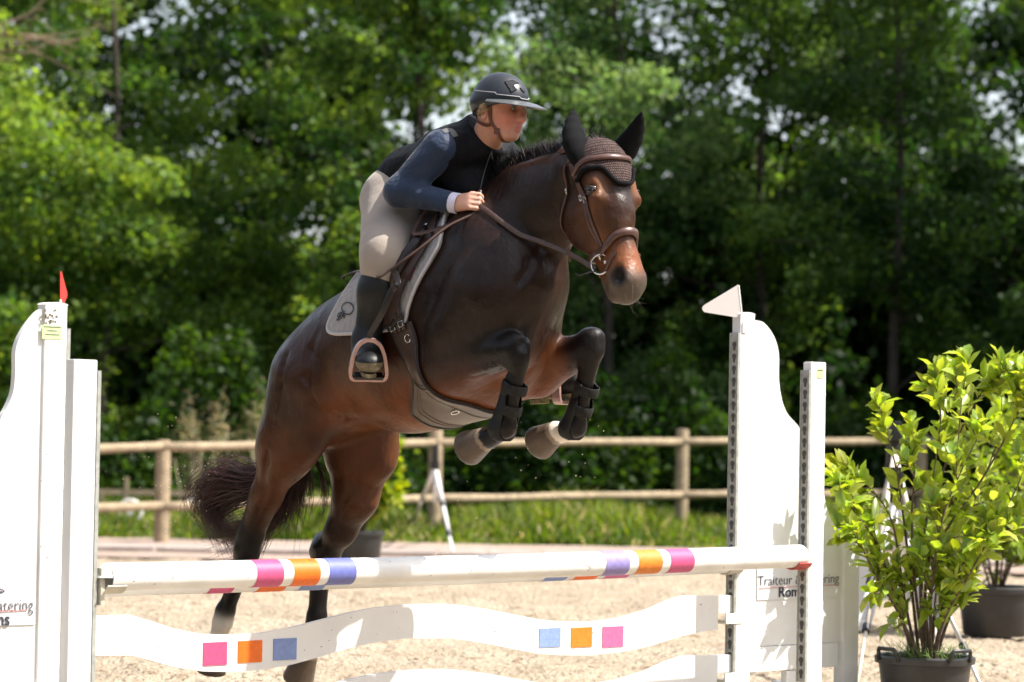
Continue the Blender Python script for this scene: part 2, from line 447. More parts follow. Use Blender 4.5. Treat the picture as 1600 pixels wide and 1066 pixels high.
if not DEV:
    # unseen leaves behind the camera, added to cut sky fill and reflections
    rg = np.random.default_rng(31); n = 15000; x = rg.uniform(-34, 30, n); z = 9 * rg.random(n) ** .9; y = -9 - 5 * rg.random(n) - (x / 16) ** 2 * -2
    V, F, Cc = leafcloud(np.stack([x, y, z], 1), .75, .6, mixcol(n, rg, (.014, .034, .008), (.07, .12, .02), rg.random(n)), rg)
    tag(npmesh('unseen_wood', V, F, m_leaf, None, False, Cc), 'unseen leaves added behind the photographer to hold back sky light', 'wood', kind='stuff')
    rg = np.random.default_rng(32); n = 9000; y = rg.uniform(-6, 36, n); z = 7 * rg.random(n) ** .9; x = -19 - 4 * rg.random(n)  # unseen leaf mass at the left, added to block low sky light too
    V, F, Cc = leafcloud(np.stack([x, y, z], 1), .75, .6, mixcol(n, rg, (.014, .034, .008), (.07, .12, .02), rg.random(n)), rg)
    tag(npmesh('unseen_wood', V, F, m_leaf, None, False, Cc), 'unseen leaves added beyond the left end of the arena to hold back sky light', 'wood', kind='stuff')
    rg = np.random.default_rng(33); n = 22000; y = rg.uniform(2, 52, n); z = 7.5 * rg.random(n) ** .9; x = 19 + 4 * rg.random(n) + .6 * np.sin(y)
    V, F, Cc = leafcloud(np.stack([x, y, z], 1), .55, .42, mixcol(n, rg, (.014, .034, .008), (.08, .14, .02), rg.random(n)), rg)
    tag(npmesh('unseen_wood', V, F, m_leaf, None, False, Cc), 'leafy edge of the wood beyond the right end of the arena', 'wood', kind='stuff')
    GA = 'trees of the wood behind the fence'
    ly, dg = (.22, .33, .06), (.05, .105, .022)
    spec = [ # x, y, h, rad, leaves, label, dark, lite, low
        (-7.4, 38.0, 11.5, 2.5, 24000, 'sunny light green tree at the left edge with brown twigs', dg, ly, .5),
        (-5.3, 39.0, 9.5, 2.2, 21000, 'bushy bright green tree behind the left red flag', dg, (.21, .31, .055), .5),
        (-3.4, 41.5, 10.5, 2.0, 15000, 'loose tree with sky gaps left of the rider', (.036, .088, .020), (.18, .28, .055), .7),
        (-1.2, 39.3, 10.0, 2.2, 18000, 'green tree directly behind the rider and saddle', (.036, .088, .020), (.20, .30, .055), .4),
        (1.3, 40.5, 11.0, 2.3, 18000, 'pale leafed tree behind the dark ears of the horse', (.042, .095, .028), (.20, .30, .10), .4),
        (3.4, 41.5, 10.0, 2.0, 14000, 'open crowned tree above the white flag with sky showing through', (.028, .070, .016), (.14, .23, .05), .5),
        (5.0, 39.5, 10.0, 2.1, 15000, 'shaded tree with darkened leaves behind the upper right of the tall wing', (.018, .048, .012), (.08, .15, .03), .5),
        (7.0, 38.5, 12.5, 2.8, 27000, 'most shaded tree with the darkest tinted leaves at the right edge beyond the potted shrubs', (.014, .040, .010), (.055, .11, .022), .7)]  # right-hand trees: shade put into their darker leaf tints
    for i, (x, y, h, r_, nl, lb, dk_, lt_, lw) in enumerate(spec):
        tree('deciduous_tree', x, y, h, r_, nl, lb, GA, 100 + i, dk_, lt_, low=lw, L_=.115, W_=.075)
    # far row: seen in the gaps
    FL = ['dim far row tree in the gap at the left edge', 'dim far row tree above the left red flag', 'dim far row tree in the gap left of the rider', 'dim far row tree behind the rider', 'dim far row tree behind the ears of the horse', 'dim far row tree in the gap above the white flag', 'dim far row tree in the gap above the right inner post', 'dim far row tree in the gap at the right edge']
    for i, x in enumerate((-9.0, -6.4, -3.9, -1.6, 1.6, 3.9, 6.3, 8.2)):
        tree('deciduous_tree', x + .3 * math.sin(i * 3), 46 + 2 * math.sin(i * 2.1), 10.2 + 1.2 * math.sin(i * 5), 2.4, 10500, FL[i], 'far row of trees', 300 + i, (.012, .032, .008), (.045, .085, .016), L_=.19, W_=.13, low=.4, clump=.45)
    # tall tree just outside the frame on the right that keeps the right of the wood in shade
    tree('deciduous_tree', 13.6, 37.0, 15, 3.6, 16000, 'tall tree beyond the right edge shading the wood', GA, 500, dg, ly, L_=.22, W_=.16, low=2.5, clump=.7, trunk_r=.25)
    # undergrowth: dense shrubs against the wood (uncountable)
    rg = np.random.default_rng(12); n = 64000
    x = rg.uniform(-9.5, 10.5, n); hh_ = 1.25 + .45 * np.sin(x * 1.3) + .35 * np.sin(x * 3.1 + 1) + .2 * np.sin(x * 7)
    y = 36.6 + 1.6 * rg.random(n) - .35 * np.sin(x * 2.2); z = hh_ * rg.random(n) ** .75 * 1.25
    y += .35 * z
    bt = .28 + .28 * np.sin(x * 2.3 + 1) * np.sin(z * 4 + x) + rg.normal(size=n) * .15 + .12 * (x < -2)
    V, F, Cc = leafcloud(np.stack([x, y, z], 1), .12, .075, mixcol(n, rg, (.013, .038, .008), (.065, .125, .020), bt), rg)
    tag(npmesh('undergrowth', V, F, m_leaf, None, False, Cc), 'dark leafy undergrowth along the foot of the wood', 'undergrowth', kind='stuff')
    # far hedge closing the view between the trunks
    rg = np.random.default_rng(22); n = 66000
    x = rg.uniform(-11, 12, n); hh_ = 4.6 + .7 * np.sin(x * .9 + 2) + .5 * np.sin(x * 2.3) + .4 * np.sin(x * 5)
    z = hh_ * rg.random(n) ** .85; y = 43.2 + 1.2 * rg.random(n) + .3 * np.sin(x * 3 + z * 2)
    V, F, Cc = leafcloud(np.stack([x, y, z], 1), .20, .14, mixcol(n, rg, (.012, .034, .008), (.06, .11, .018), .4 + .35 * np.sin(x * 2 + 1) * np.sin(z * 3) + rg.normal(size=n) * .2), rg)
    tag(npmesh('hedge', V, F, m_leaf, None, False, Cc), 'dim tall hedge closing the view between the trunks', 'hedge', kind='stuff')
    # long grass strip behind the fence
    rg = np.random.default_rng(13); n = 70000
    x = rg.uniform(-9, 10, n); y = 30.75 + 5.6 * rg.random(n) ** 1.15; h = (.10 + .24 * rg.random(n)) * (1 + .35 * np.sin(x * 2.1) + .2 * np.sin(x * 5.3 + y)) * np.clip((y - 30.5) * .9, .35, 1.1)
    a = rg.random(n) * 6.28; w_ = .012 + .014 * rg.random(n); b0 = np.stack([x, y, np.zeros(n)], 1); sx = np.stack([np.cos(a), np.sin(a), np.zeros(n)], 1) * w_[:, None]
    ln = rg.normal(size=(n, 2)) * .30 * h[:, None]
    md = b0 + np.concatenate([ln * .35, (h * .6)[:, None]], 1); tp = b0 + np.concatenate([ln, h[:, None]], 1)
    V = np.stack([b0 - sx, b0 + sx, md + sx * .8, md - sx * .8, tp], 1).reshape(-1, 3); i5 = np.arange(n)[:, None] * 5
    F = np.concatenate([np.concatenate([i5, i5 + 1, i5 + 2, i5 + 3], 1), np.concatenate([i5 + 3, i5 + 2, i5 + 4, i5 + 4], 1)])
    col = mixcol(n, rg, (.055, .105, .014), (.20, .27, .045), .42 + .3 * np.sin(x * 1.7) * np.sin(y * 2) + rg.normal(size=n) * .3); yel = rg.random(n) < .12; col[yel] = (.40, .36, .16)
    V2 = V; 
    me = bpy.data.meshes.new('g')
    Fq = F[:n]; Ft = F[n:, :3]
    og = npmesh('long_grass', V, Fq, m_leaf, None, False, np.repeat(col, 5, axis=0)); tag(og, 'long bright green grass behind the fence', 'grass', kind='stuff')
    npm = npmesh('grass_tips', V, Ft, m_leaf, None, False, np.repeat(col, 5, axis=0)); tag(npm, 'pointed tips of the long grass behind the fence', 'grass', kind='stuff')
    # pale dry reed canes left of the horse
    rd_ = empty('reed_clump', (-3.2, 35.6, 0), 'pale dry reed canes standing in the shade left of the horse', 'reeds')
    rg = np.random.default_rng(4); mb = MB(); V = []; 
    for _ in range(46):
        x = -3.75 + rg.choice([0, .35, .75, 1.05]) + rg.normal() * .10; y = 35.6 + rg.normal() * .2; h = rg.uniform(.7, 1.35)
        mb.tube([(x, y, 0), (x + rg.normal() * .03, y, h * .5), (x + rg.normal() * .10, y, h)], [.014, .012, .006], 5)
    mb.build('canes', mat('cane_pale', (.20, .17, .10), .8), rd_, smooth=True)
    pl_ = []
    for _ in range(9): c = np.array([-3.75 + rg.choice([0, .35, .75, 1.05]) + rg.normal() * .1, 35.5, rg.uniform(.9, 1.3)]); pl_.append(c + rg.normal(size=(90, 3)) * (.05, .05, .16))
    pl_ = np.concatenate(pl_); V, F, Cc = leafcloud(pl_, .11, .02, mixcol(len(pl_), rg, (.2, .18, .09), (.4, .36, .2), rg.random(len(pl_))), rg); npmesh('plumes', V, F, m_leaf, rd_, False, Cc)
    # bare brown twigs, upper left
    tw = empty('bare_branch', (-6.4, 36.6, 0), 'dead brown branch hanging in the upper left corner', 'branch'); mb = MB(); rg = np.random.default_rng(9)
    c0 = P(-60, 60, 36.3)
    for _ in range(16):
        e = P(rg.uniform(10, 200), rg.uniform(0, 120), 36.0 + rg.random()); m1 = lerp(c0, e, .4) + Vector(rg.normal(size=3) * .10); m2 = lerp(c0, e, .72) + Vector(rg.normal(size=3) * .16)
        mb.tube([Vector(v) for v in spline([c0, m1, m2, e], 4)], [.016 * (1 - .07 * j) for j in range(13)], 5)
    mb.build('twigs', mat('twig_brown', (.20, .14, .09), .9), tw, smooth=True)
# ================= FENCE =================
m_wood = mat('wood_weathered', (.29, .225, .145), .9, nscale=9, namt=.25, bump=.5, bscale=40)
fen = empty('wooden_fence', tuple(P(678, 845, 31.9)), 'weathered round rail wooden fence between the arena and the wood', 'fence')
fps = [(-178, 700, 862, 27.6), (252, 688, 854, 29.4), (678, 672, 848, 31.9), (1064, 671, 838, 35.2), (1437, 678, 832, 38.4), (1800, 684, 826, 41.5)]
fps = [(252 - 420, 706, 862, 27.5), (252, 688, 854, 29.8), (678, 672, 848, 31.9), (1064, 671, 838, 34.3), (1437, 676, 832, 36.6), (1790, 680, 828, 39)]
tops = []
for px, pt_, pb, Y in fps:
    b = P(px, pb, Y); t = P(px, pt_, Y); b.z = 0; t.x = b.x + .01; r_ = .075
    MB().lathe(b - Z * .1, [(r_, 0), (r_ * 1.02, .4), (r_ * .98, (t.z - b.z) + .07), (r_ * .90, (t.z - b.z) + .1), (.0001, (t.z - b.z) + .105)], 18).build('post', m_wood, fen, smooth=False, sharp=35); tops.append(b)
rl = [[(-180, 706), (160, 701), (252, 698), (400, 697), (640, 693), (678, 692), (860, 692), (1064, 690), (1250, 690), (1437, 690), (1790, 692)], [(-180, 804), (160, 793), (252, 791), (400, 788), (640, 780), (678, 779), (860, 777), (1064, 773), (1250, 772), (1437, 771), (1790, 770)]]
for row in rl:
    xs = [a for a, b in row]; ys = [b for a, b in row]
    for (p0, _, _, Y0), (p1, _, _, Y1) in zip(fps[:-1], fps[1:]):
        pts = []
        for q in np.linspace(0, 1, 9): px = p0 + (p1 - p0) * q; pts.append(P(px, float(np.interp(px, xs, ys)) + .8 * math.sin(q * 9 + p0), Y0 + (Y1 - Y0) * q - .06))
        MB().tube(pts, [.045 + .004 * math.sin(i * 2.1 + p0) for i in range(9)], 12).build('rail', m_wood, fen, smooth=True)
# small white ring ornaments behind the fence
m_wi = mat('white_iron', (.62, .60, .56), .6, nscale=8, namt=.2)
orn = empty('garden_bench', tuple(P(250, 830, 33.2)), 'pale garden bench with ring ends half hidden in the grass', 'bench')
for px in (203, 302):
    c = P(px, 800, 33.0); c = Vector((c.x, c.y, c.z))
    ca = [c + Vector((math.cos(a), 0, math.sin(a))) * .125 for a in np.linspace(0, 2 * math.pi, 24, endpoint=False)]
    MB().tube(ca, .022, 8, closed=True).build('ring', m_wi, orn, smooth=True)
    MB().lathe(c - Vector((0, .02, 0)), [(.0001, 0), (.04, 0), (.04, .04), (.0001, .04)], 16, (0, 1, 0)).build('hub', m_wi, orn)
a0, a1 = P(150, 772, 33.3), P(330, 768, 33.3)
MB().box(lerp(a0, a1, .5), ((a1 - a0).length / 2, .015, .03)).build('back_rail', m_wood, orn)
for px in (160, 198, 262, 325):
    t = P(px, 745 if px != 160 else 770, 33.3); MB().box((t.x, t.y, t.z / 2), (.022, .022, t.z / 2)).build('bench_post', m_wood, orn)
# ================= JUMP =================
m_white = mat('painted_white', (.74, .735, .72), .5, nscale=5, namt=.07, bump=.2, bscale=60)
m_pole = mat('pole_white', (.74, .73, .70), .42, nscale=7, namt=.09, bump=.2, bscale=30)
m_galv = mat('galvanised', (.37, .38, .35), .5, metal=.3, nscale=40, namt=.2)
m_slot = mat('slot_dark', (.075, .075, .07), .9)
m_cup = mat('cup_cream', (.50, .46, .38), .55, nscale=20, namt=.15)
m_pink = mat('paint_pink', (.52, .075, .19), .45, nscale=60, namt=.10)
m_oran = mat('paint_orange', (.78, .15, .012), .45, nscale=60, namt=.10)
m_blue = mat('paint_blue', (.13, .15, .42), .45, nscale=60, namt=.10)
m_lblu = mat('paint_light_blue', (.19, .26, .50), .5, nscale=60, namt=.10)
m_oran2 = mat('paint_orange_worn', (.66, .20, .02), .5, nscale=60, namt=.15)
m_pink2 = mat('paint_pink_pale', (.56, .13, .29), .5, nscale=60, namt=.15)
m_redc = mat('cup_red', (.40, .055, .04), .5, nscale=30, namt=.3)
m_grime = mat('grime', (.16, .13, .10), .9)
m_stick = mat('sticker_lime', (.55, .68, .30), .5, nscale=200, namt=.25)
m_film = mat('sticker_film', (.71, .71, .72), .35)
m_txt = mat('text_grey', (.10, .10, .12), .6); m_txtb = mat('text_dark', (.03, .035, .06), .6); m_line = mat('line_rose', (.62, .28, .30), .6)
WN = PD * -1     # towards the camera-left, = N
def post(root, base, top, wu, wp, name='post', cap=True):
    """upright: base point, height top, wu half depth along U, wp half width along PD"""
    z1 = top
    mb = MB().box(base + Z * (z1 / 2), (wp, wu, z1 / 2), (PD, U, Z), .006); mb.build(name, m_white, root, sharp=35)
def track(root, base, top, side, wu, z0=.18):
    """galvanised key-hole track on the inner face; side = +1 faces PD, -1 faces -PD"""
    c = base; d = PD * side; t = MB()
    h = (top - z0) / 2; m = z0 + h
    t.box(c + d * .006 + Z * m, (.005, wu * .72, h), (d, U, Z), .002)
    t.box(c + d * .0075 + U * (wu * .72) + Z * m, (.0070, .003, h), (d, U, Z)); t.box(c + d * .0075 - U * (wu * .72) + Z * m, (.0070, .003, h), (d, U, Z))
    tr = t.build('cup_track', m_galv, root)
    s = MB(); z = z0 + .04; o = c + d * .0118
    while z < top - .02:
        poly = [(.0115 * math.cos(a), .012 * math.sin(a)) for a in np.linspace(-.9, math.pi + .9, 10)] + [(-.0055, -.026), (.0055, -.026)]
        s.prism(poly, o + Z * z, U, Z, d, -.001, .0006); z += .05
    s.build('slots', m_slot, tr)
def ppx(px, py, q, n=None):
    """pixel ray onto the vertical plane through q with normal n (default U)"""
    n = n or U; d = ray(px, py); return CAM + d * ((q - CAM).dot(n) / d.dot(n))
OFF = -U * .35                       # back plane of the spread
# the four uprights (base points on the ground)
BL = P(121, 902, 9.94); BL.z = 0; BR = JR + PD * .075; BR.z = 0
AL = ppx(73, 900, JL + OFF); AL.z = 0; AR = ppx(1156, 900, JL + OFF); AR.z = 0
hAL = ppx(78, 476, AL).z; hAR = ppx(1160, 491, AR).z; hBL = ppx(126, 562, BL).z; hBR = ppx(1274, 566, BR).z
GW = 'white jump standards'
def feet(root, base, w_=.32):
    MB().box(base + Z * .05, (.035, w_, .05), (PD, U, Z), .008).build('foot', m_white, root, sharp=35)
# inner (front) uprights
for base, hh, sd, lb in ((BL, hBL, 1, 'plain white upright at the left end of the front pole'), (BR, hBR, -1, 'plain white upright with a lime sticker at the right end of the front pole')):
    r_ = empty('jump_upright', tuple(base), lb, 'jump standard', GW)
    post(r_, base, hh, .022, .047); track(r_, base + PD * sd * .047, hh - .035, sd, .030)
    feet(r_, base)
    if sd < 0:
        q = ppx(1281, 583, base + U * .022); MB().box(q + U * .002, (.020, .0012, .020), (PD, U, Z)).build('sticker', m_stick, r_)
        MB().box(ppx(1281, 579, base + U * .022) + U * .0035, (.015, .0006, .0025), (PD, U, Z)).build('sticker_print', m_txt, r_)
# wings (outer, back): tall post, curved panel, short end post, rails
def wing(base, hh, sd, outline, name, label, endw, text_px):
    r_ = empty('jump_wing', tuple(base), label, 'jump wing', GW)
    out = PD * -sd
    post(r_, base, hh, .024, .045); track(r_, base + PD * sd * .045, hh - .08, sd, .030)
    # panel outline from the photograph's curve, in the plane of the wing
    pl = base + U * .004
    top = [((ppx(x, y, pl) - base).dot(out), ppx(x, y, pl).z) for x, y in outline]
    top = [(max(a, .045), b) for a, b in top]
    top = spline(top, 4); top = [(float(a), float(b)) for a, b in top]
    if endw: xe = endw
    else: xe = .74
    last = top[-1]
    while last[0] < xe - .05:
        last = (last[0] + .06, max(.62, last[1] - .35 + .25 * min(1, last[0] / .5))); top.append(last)
    poly = [(.045, .30)] + [(.045, top[0][1])] + top[1:] + [(xe, top[-1][1]), (xe, .30)]
    MB().prism(poly, Vector((base.x, base.y, 0)), out, Z, U, -.012, .012).build('panel', m_white, r_, sharp=35)
    e = base + out * (xe + .05); e.z = 0
    he = ppx(1328, 826, e).z if sd < 0 else .80
    post(r_, e, he, .028, .05, 'end_post')
    MB().box(base + out * (xe / 2 + .01) + Z * .245, (xe / 2 - .04, .022, .052), (out, U, Z), .004).build('rail', m_white, r_, sharp=35)
    MB().box(base + out * (xe / 2 + .01) + Z * .13, (.045, .016, .06), (out, U, Z), .004).build('brace', m_white, r_, sharp=35)
    feet(r_, base, .40); feet(r_, e, .40)
    return r_, pl, out, xe
olR = [(1170, 500), (1189, 503), (1200, 514), (1210, 532), (1215, 556), (1215, 592), (1219, 622), (1228, 646), (1248, 670), (1270, 712), (1282, 755), (1290, 795), (1299, 816), (1309, 830)]
wR, plR, outR, xeR = wing(AR, hAR, -1, olR, 'r', 'tall white wing with curved panel and white flag at the right', (ppx(1312, 900, AR) - AR).dot(PD), None)
olL = [(70, 482), (56, 489), (43, 504), (30, 525), (24, 541), (22, 556), (22, 581), (19, 612), (9, 637), (0, 653), (-18, 700), (-40, 760), (-55, 800), (-70, 822)]
wL, plL, outL, xeL = wing(AL, hAL, 1, olL, 'l', 'tall white wing with curved panel and red flag at the left edge', .74, None)
# rounded caps of the tall posts
for r_, b, h in ((wR, AR, hAR), (wL, AL, hAL)):
    MB().prism([(.047 * math.cos(a), .010 * math.sin(a)) for a in np.linspace(0, math.pi, 12)], Vector((b.x, b.y, h - .002)), PD, Z, U, -.025, .025).build('cap', m_white, r_, sharp=60)
# sponsor film and its writing
def sponsor(r_, pl, c_px, side):
    q = lambda x, y, o=.0125: ppx(x, y, pl + U * (o - .0)) 
    return q
def film(r_, pl, x0, x1, y0, y1, yr):
    c = [ppx(x, y, pl + U * .0120) for x, y in ((x0, y0), (x1, y0 + yr), (x1, y1 + yr), (x0, y1))]
    c2 = [p + U * .0003 for p in c]
    return MB().add(c + c2, [[0, 1, 2, 3], [4, 5, 6, 7], [0, 1, 5, 4], [1, 2, 6, 5], [2, 3, 7, 6], [3, 0, 4, 7]]).build('film', m_film, r_)
def write(r_, pl, body, size, x, y, m, bold, fit=None):
    o = ppx(x, y, pl + U * .0152)
    me = text('lettering', body, size, m, o, PD, Z, r_, bold=bold)
    if fit:
        cs = [v.co for v in me.vertices]; w0 = max((c - o).dot(PD) for c in cs); w1 = (ppx(fit, y, pl + U * .0152) - o).dot(PD)
        for v in me.vertices: d_ = v.co - o; k = d_.dot(PD); v.co = o + (d_ - PD * k) + PD * (k * w1 / w0)
    link('lettering', me, m, r_)
fR = film(wR, plR, 1183, 1311, 858, 938, -4)
write(fR, plR, 'Traiteur & Catering', .060, 1184, 915, m_txt, -.0006, 1311)
write(fR, plR, 'Romans', .062, 1216, 933, m_txtb, .0009, 1272)
a_, b_2 = ppx(1186, 919, plR + U * .0152), ppx(1308, 914, plR + U * .0152)
MB().box(lerp(a_, b_2, .5), ((b_2 - a_).length / 2, .0006, .0016), ((b_2 - a_).normalized(), U, Z)).build('underline', m_line, fR)
fL = film(wL, plL, -118, 55, 872, 981, -5)
write(fL, plL, 'Traiteur & Catering', .062, -112, 960, m_txt, -.0006, 52)
write(fL, plL, 'Romans', .064, -60, 980, m_txtb, .0009, 15)
a_, b_2 = ppx(-110, 963, plL + U * .0152), ppx(42, 953, plL + U * .0152)
MB().box(lerp(a_, b_2, .5), ((b_2 - a_).length / 2, .0006, .0018), ((b_2 - a_).normalized(), U, Z)).build('underline', m_line, fL)
sw = [ppx(x, y, plL + U * .0150) for x, y in ((-60, 905), (-45, 920), (-25, 928), (-8, 927), (7, 924), (-3, 919), (-6, 915))]
MB().ribbon([Vector(v) for v in spline(sw, 5)], [U] * (6 * 5 + 1), .004, .0008).build('swoosh', m_txtb, fL)
q = ppx(81, 519, AL + U * .024); MB().box(q + U * .001, (.040, .0012, .024), (PD, U, Z)).build('sticker', m_stick, wL)
for yy, ww in ((511, .036), (517, .02), (523, .03)):
    MB().box(ppx(81, yy, AL + U * .024) + U * .0026, (ww, .0006, .0016), (PD, U, Z)).build('sticker_print', m_txt, wL)
rnd = random.Random(3)
gm = MB()
for _ in range(26):
    q = ppx(rnd.gauss(78, 5), rnd.uniform(484, 505), AL + U * .024); s_ = rnd.uniform(.0015, .005)
    gm.box(q + U * .001, (s_, .0004, s_ * rnd.uniform(.5, 1.6)), (PD, U, Z))
for k in range(22):
    q = ppx(rnd.uniform(64, 92), rnd.uniform(540, 1050), AL + U * .024); s_ = rnd.uniform(.001, .0024); gm.box(q + U * .001, (s_, .0004, s_), (PD, U, Z))
tag(gm.build('scuff_marks', m_grime, wL), kind='stuff')
# flags
def flag(pts, root_px, q, n, m, lb, cat):
    r_ = empty('flag', tuple(q), lb, 'flag', 'flags on the wings')
    P3 = [ppx(x, y, q, n) for x, y in pts]; k = len(P3)
    MB().add([p + n * .002 for p in P3] + [p - n * .002 for p in P3], [list(range(k)), list(range(k, 2 * k))[::-1]] + [[i, (i + 1) % k, k + (i + 1) % k, k + i] for i in range(k)]).build('pennant', m, r_)
    a = ppx(*root_px[0], q, n); b = ppx(*root_px[1], q, n)
    MB().tube([a, b], .004, 8).build('staff', m_white, r_)
    MB().box(b, (.012, .010, .022), (PD, U, Z), .002).build('bracket', m_white, r_)
    return r_
topR = AR - PD * .062; topR.z = hAR
flag([(1150, 447), (1153, 445), (1155, 447), (1159, 496), (1156, 497), (1101, 488), (1098, 485), (1097, 481), (1100, 477)], [(1154, 446), (1161, 512)], topR, Vector((.25, -.97, 0)).normalized(), mat('flag_white', (.60, .56, .53), .6), 'small white triangular flag on top of the right wing', 'flag')
topL = AL + PD * .05; topL.z = hAL
flag([(94, 424), (96, 424), (105, 458), (105, 463), (98, 479), (94, 470)], [(94.5, 468), (96, 492)], topL, Vector((.5, -.86, 0)).normalized(), mat('flag_red', (.62, .05, .04), .5), 'small red flag seen nearly edge on, on top of the left wing', 'flag')

# poles
def pole(a, b, r_, name, label, bands, under=()):
    root = empty(name, tuple(lerp(a, b, .5)), label, 'pole', 'striped poles of the jump')
    d = (b - a).normalized(); L_ = (b - a).length; up = (Z - d * d.z).normalized(); sd = d.cross(up)
    mb = MB(); pts = [a + d * (L_ * q) - Z * (.006 * math.sin(math.pi * q)) for q in np.linspace(0, 1, 25)]
    mb.tube([pts[0] + d * -.0] + pts, [r_ * .93] + [r_] * 25, 40); body = mb.build('shaft', m_pole, root, sharp=50)
    for s0, s1, m in bands:
        n_ = 5; bb = MB(); vs_ = []; K_ = 40
        for i in range(n_):
            q = s0 + (s1 - s0) * i / (n_ - 1); c = a + d * q - Z * (.006 * math.sin(math.pi * q / L_))
            for k in range(K_): an = 2 * math.pi * k / K_; vs_.append(c + (up * math.cos(an) + sd * math.sin(an)) * (r_ + .0012))
        bb.add(vs_, [[i * K_ + k, i * K_ + (k + 1) % K_, (i + 1) * K_ + (k + 1) % K_, (i + 1) * K_ + k] for i in range(n_ - 1) for k in range(K_)])
        bb.build('colour_band', m, root, smooth=True)
    return root
def sx(px, py, a, d):
    """distance along a pole (a,d) of the point seen at px"""
    v = ray(px, py); n = Vector((0, 0, 1)).cross(d).normalized(); p = CAM + v * ((a - CAM).dot(n) / v.dot(n)); return (p - a).dot(d)
Pa, Pb = JL.copy(), JR.copy(); dP = (Pb - Pa).normalized()
bands = [(sx(x0, 895, Pa, dP), sx(x1, 893, Pa, dP), m) for x0, x1, m in ((389, 431, m_pink), (447, 488, m_oran), (502, 544, m_blue), (934, 971, mat('paint_violet', (.24, .20, .45), .5, nscale=60, namt=.15)), (985, 1022, m_oran2), (1035, 1072, m_pink))]
pf = pole(Pa, Pb, .0468, 'jump_pole', 'front white pole with pink, orange and blue bands, resting in the cups', bands)
Qa = ppx(112, 912, AL + PD * .05); Qb = ppx(1146, 877, AR - PD * .05); dQ = (Qb - Qa).normalized()
bands = [(sx(x0, 905, Qa, dQ), sx(x1, 903, Qa, dQ), m) for x0, x1, m in ((318, 356, m_pink), (395, 437, m_oran), (460, 498, m_lblu), (842, 877, m_lblu), (889, 925, m_oran), (937, 974, m_pink2))]
pb_ = pole(Qa, Qb, .0485, 'jump_pole', 'back white pole almost hidden behind the front pole, only its lower edge showing', bands)
# scratches and the peeling seam on the front pole
gm = MB(); rnd = random.Random(4); nP = Vector((0, 0, 1)).cross(dP).normalized(); nP = nP if nP.dot(U) > 0 else -nP
for _ in range(34):
    s_ = rnd.uniform(.02, (Pb - Pa).length - .1); an = rnd.uniform(-.9, 1.3); r0_ = .0492; z_ = rnd.uniform(.0006, .0016)
    c = Pa + dP * s_ + (nP * math.cos(an) + Z * math.sin(an)) * r0_ - Z * (.006 * math.sin(math.pi * s_ / 3.5))
    gm.box(c, (z_ * rnd.uniform(.8, 3), z_ * .9, .0006), (dP, (Z * math.cos(an) - nP * math.sin(an)), (nP * math.cos(an) + Z * math.sin(an))))
sm = []
for x, an in ((868, .75), (866, .5), (872, .3), (885, .2), (900, .1), (908, -.1), (909, -.35), (905, -.5)):
    s_ = sx(x, 885, Pa, dP); sm.append(Pa + dP * s_ + (nP * math.cos(an) + Z * math.sin(an)) * .0490 - Z * (.006 * math.sin(math.pi * s_ / 3.5)))
gm.tube([Vector(v) for v in spline(sm, 4)], .0007, 5)
tag(gm.build('scuff_marks', m_grime, pf), kind='stuff')
# end faces: knots on the near end
# cups
def cup(at, side, m, r_, lb, red=False):
    """plate on the track plus a curved tray under the pole; at = pole end centre, side = +1 tray reaches PD"""
    root = empty('jump_cup', tuple(at), lb, 'jump cup', 'cups carrying poles and planks')
    d = PD * side
    MB().box(at - d * .030 - Z * .030, (.008, .022, .062), (d, U, Z), .003).build('plate', m_cup, root, sharp=40)
    MB().tube([at - d * .045 - Z * .02, at - d * .015 - Z * .02], .008, 8).build('pin', m_galv, root)
    vs_ = []; K_ = 13; 
    for x in (-.028, .050):
        for rr_ in (r_ + .002, r_ + .008):
            for k in range(K_): an = R(-60 + 120 * k / (K_ - 1)); vs_.append(at + d * x + U * math.sin(an) * rr_ - Z * math.cos(an) * rr_)
    F = []
    for k in range(K_ - 1):
        F += [[k, k + 1, 2 * K_ + k + 1, 2 * K_ + k], [K_ + k, 3 * K_ + k, 3 * K_ + k + 1, K_ + k + 1], [k, K_ + k, K_ + k + 1, k + 1], [2 * K_ + k, 2 * K_ + k + 1, 3 * K_ + k + 1, 3 * K_ + k]]
    F += [[0, 2 * K_, 3 * K_, K_], [K_ - 1, 2 * K_ - 1, 4 * K_ - 1, 3 * K_ - 1]]
    MB().add(vs_, F).build('tray', m, root, sharp=40); return root
cup(Pa + PD * .005, 1, m_cup, .0485, 'cream cup holding the left end of the front pole')
cup(Pb - PD * .005 + Z * 0, -1, m_redc, .0485, 'red cup holding the right end of the front pole')
cup(Qb - PD * .01, -1, m_cup, .0485, 'cream cup holding the right end of the back pole')
cup(Qa + PD * .01, 1, m_cup, .0485, 'cream cup holding the left end of the back pole')
# wavy planks
tp = [(66, 966), (110, 964), (147, 962.5), (203, 961), (231, 969.5), (269.5, 982), (315, 991), (364, 992), (406, 989), (448, 982), (497, 969.5), (546, 957), (581, 950), (630, 945), (665, 944), (700, 944), (717, 945.5), (755.5, 951), (797.5, 959.5), (836, 967), (871, 971), (920, 972), (965.5, 966), (1011, 952.5), (1042.5, 938.5), (1067, 931), (1144, 930)]
bt = [(66, 1026), (110, 1025), (147, 1024), (203, 1024), (231, 1031), (269.5, 1042), (315, 1049), (364, 1050), (406, 1046.5), (455, 1038), (500, 1025.5), (546, 1011.5), (588, 1003), (630, 997.5), (700, 997), (727.5, 1000.5), (780, 1010), (836, 1021), (871, 1023.5), (920, 1024), (965.5, 1019), (1011, 1010), (1060, 994.5), (1095, 986.5), (1119, 984), (1119, 958), (1144, 957)]
A2 = AL.copy(); pq = lambda x, y: ppx(x, y, A2)
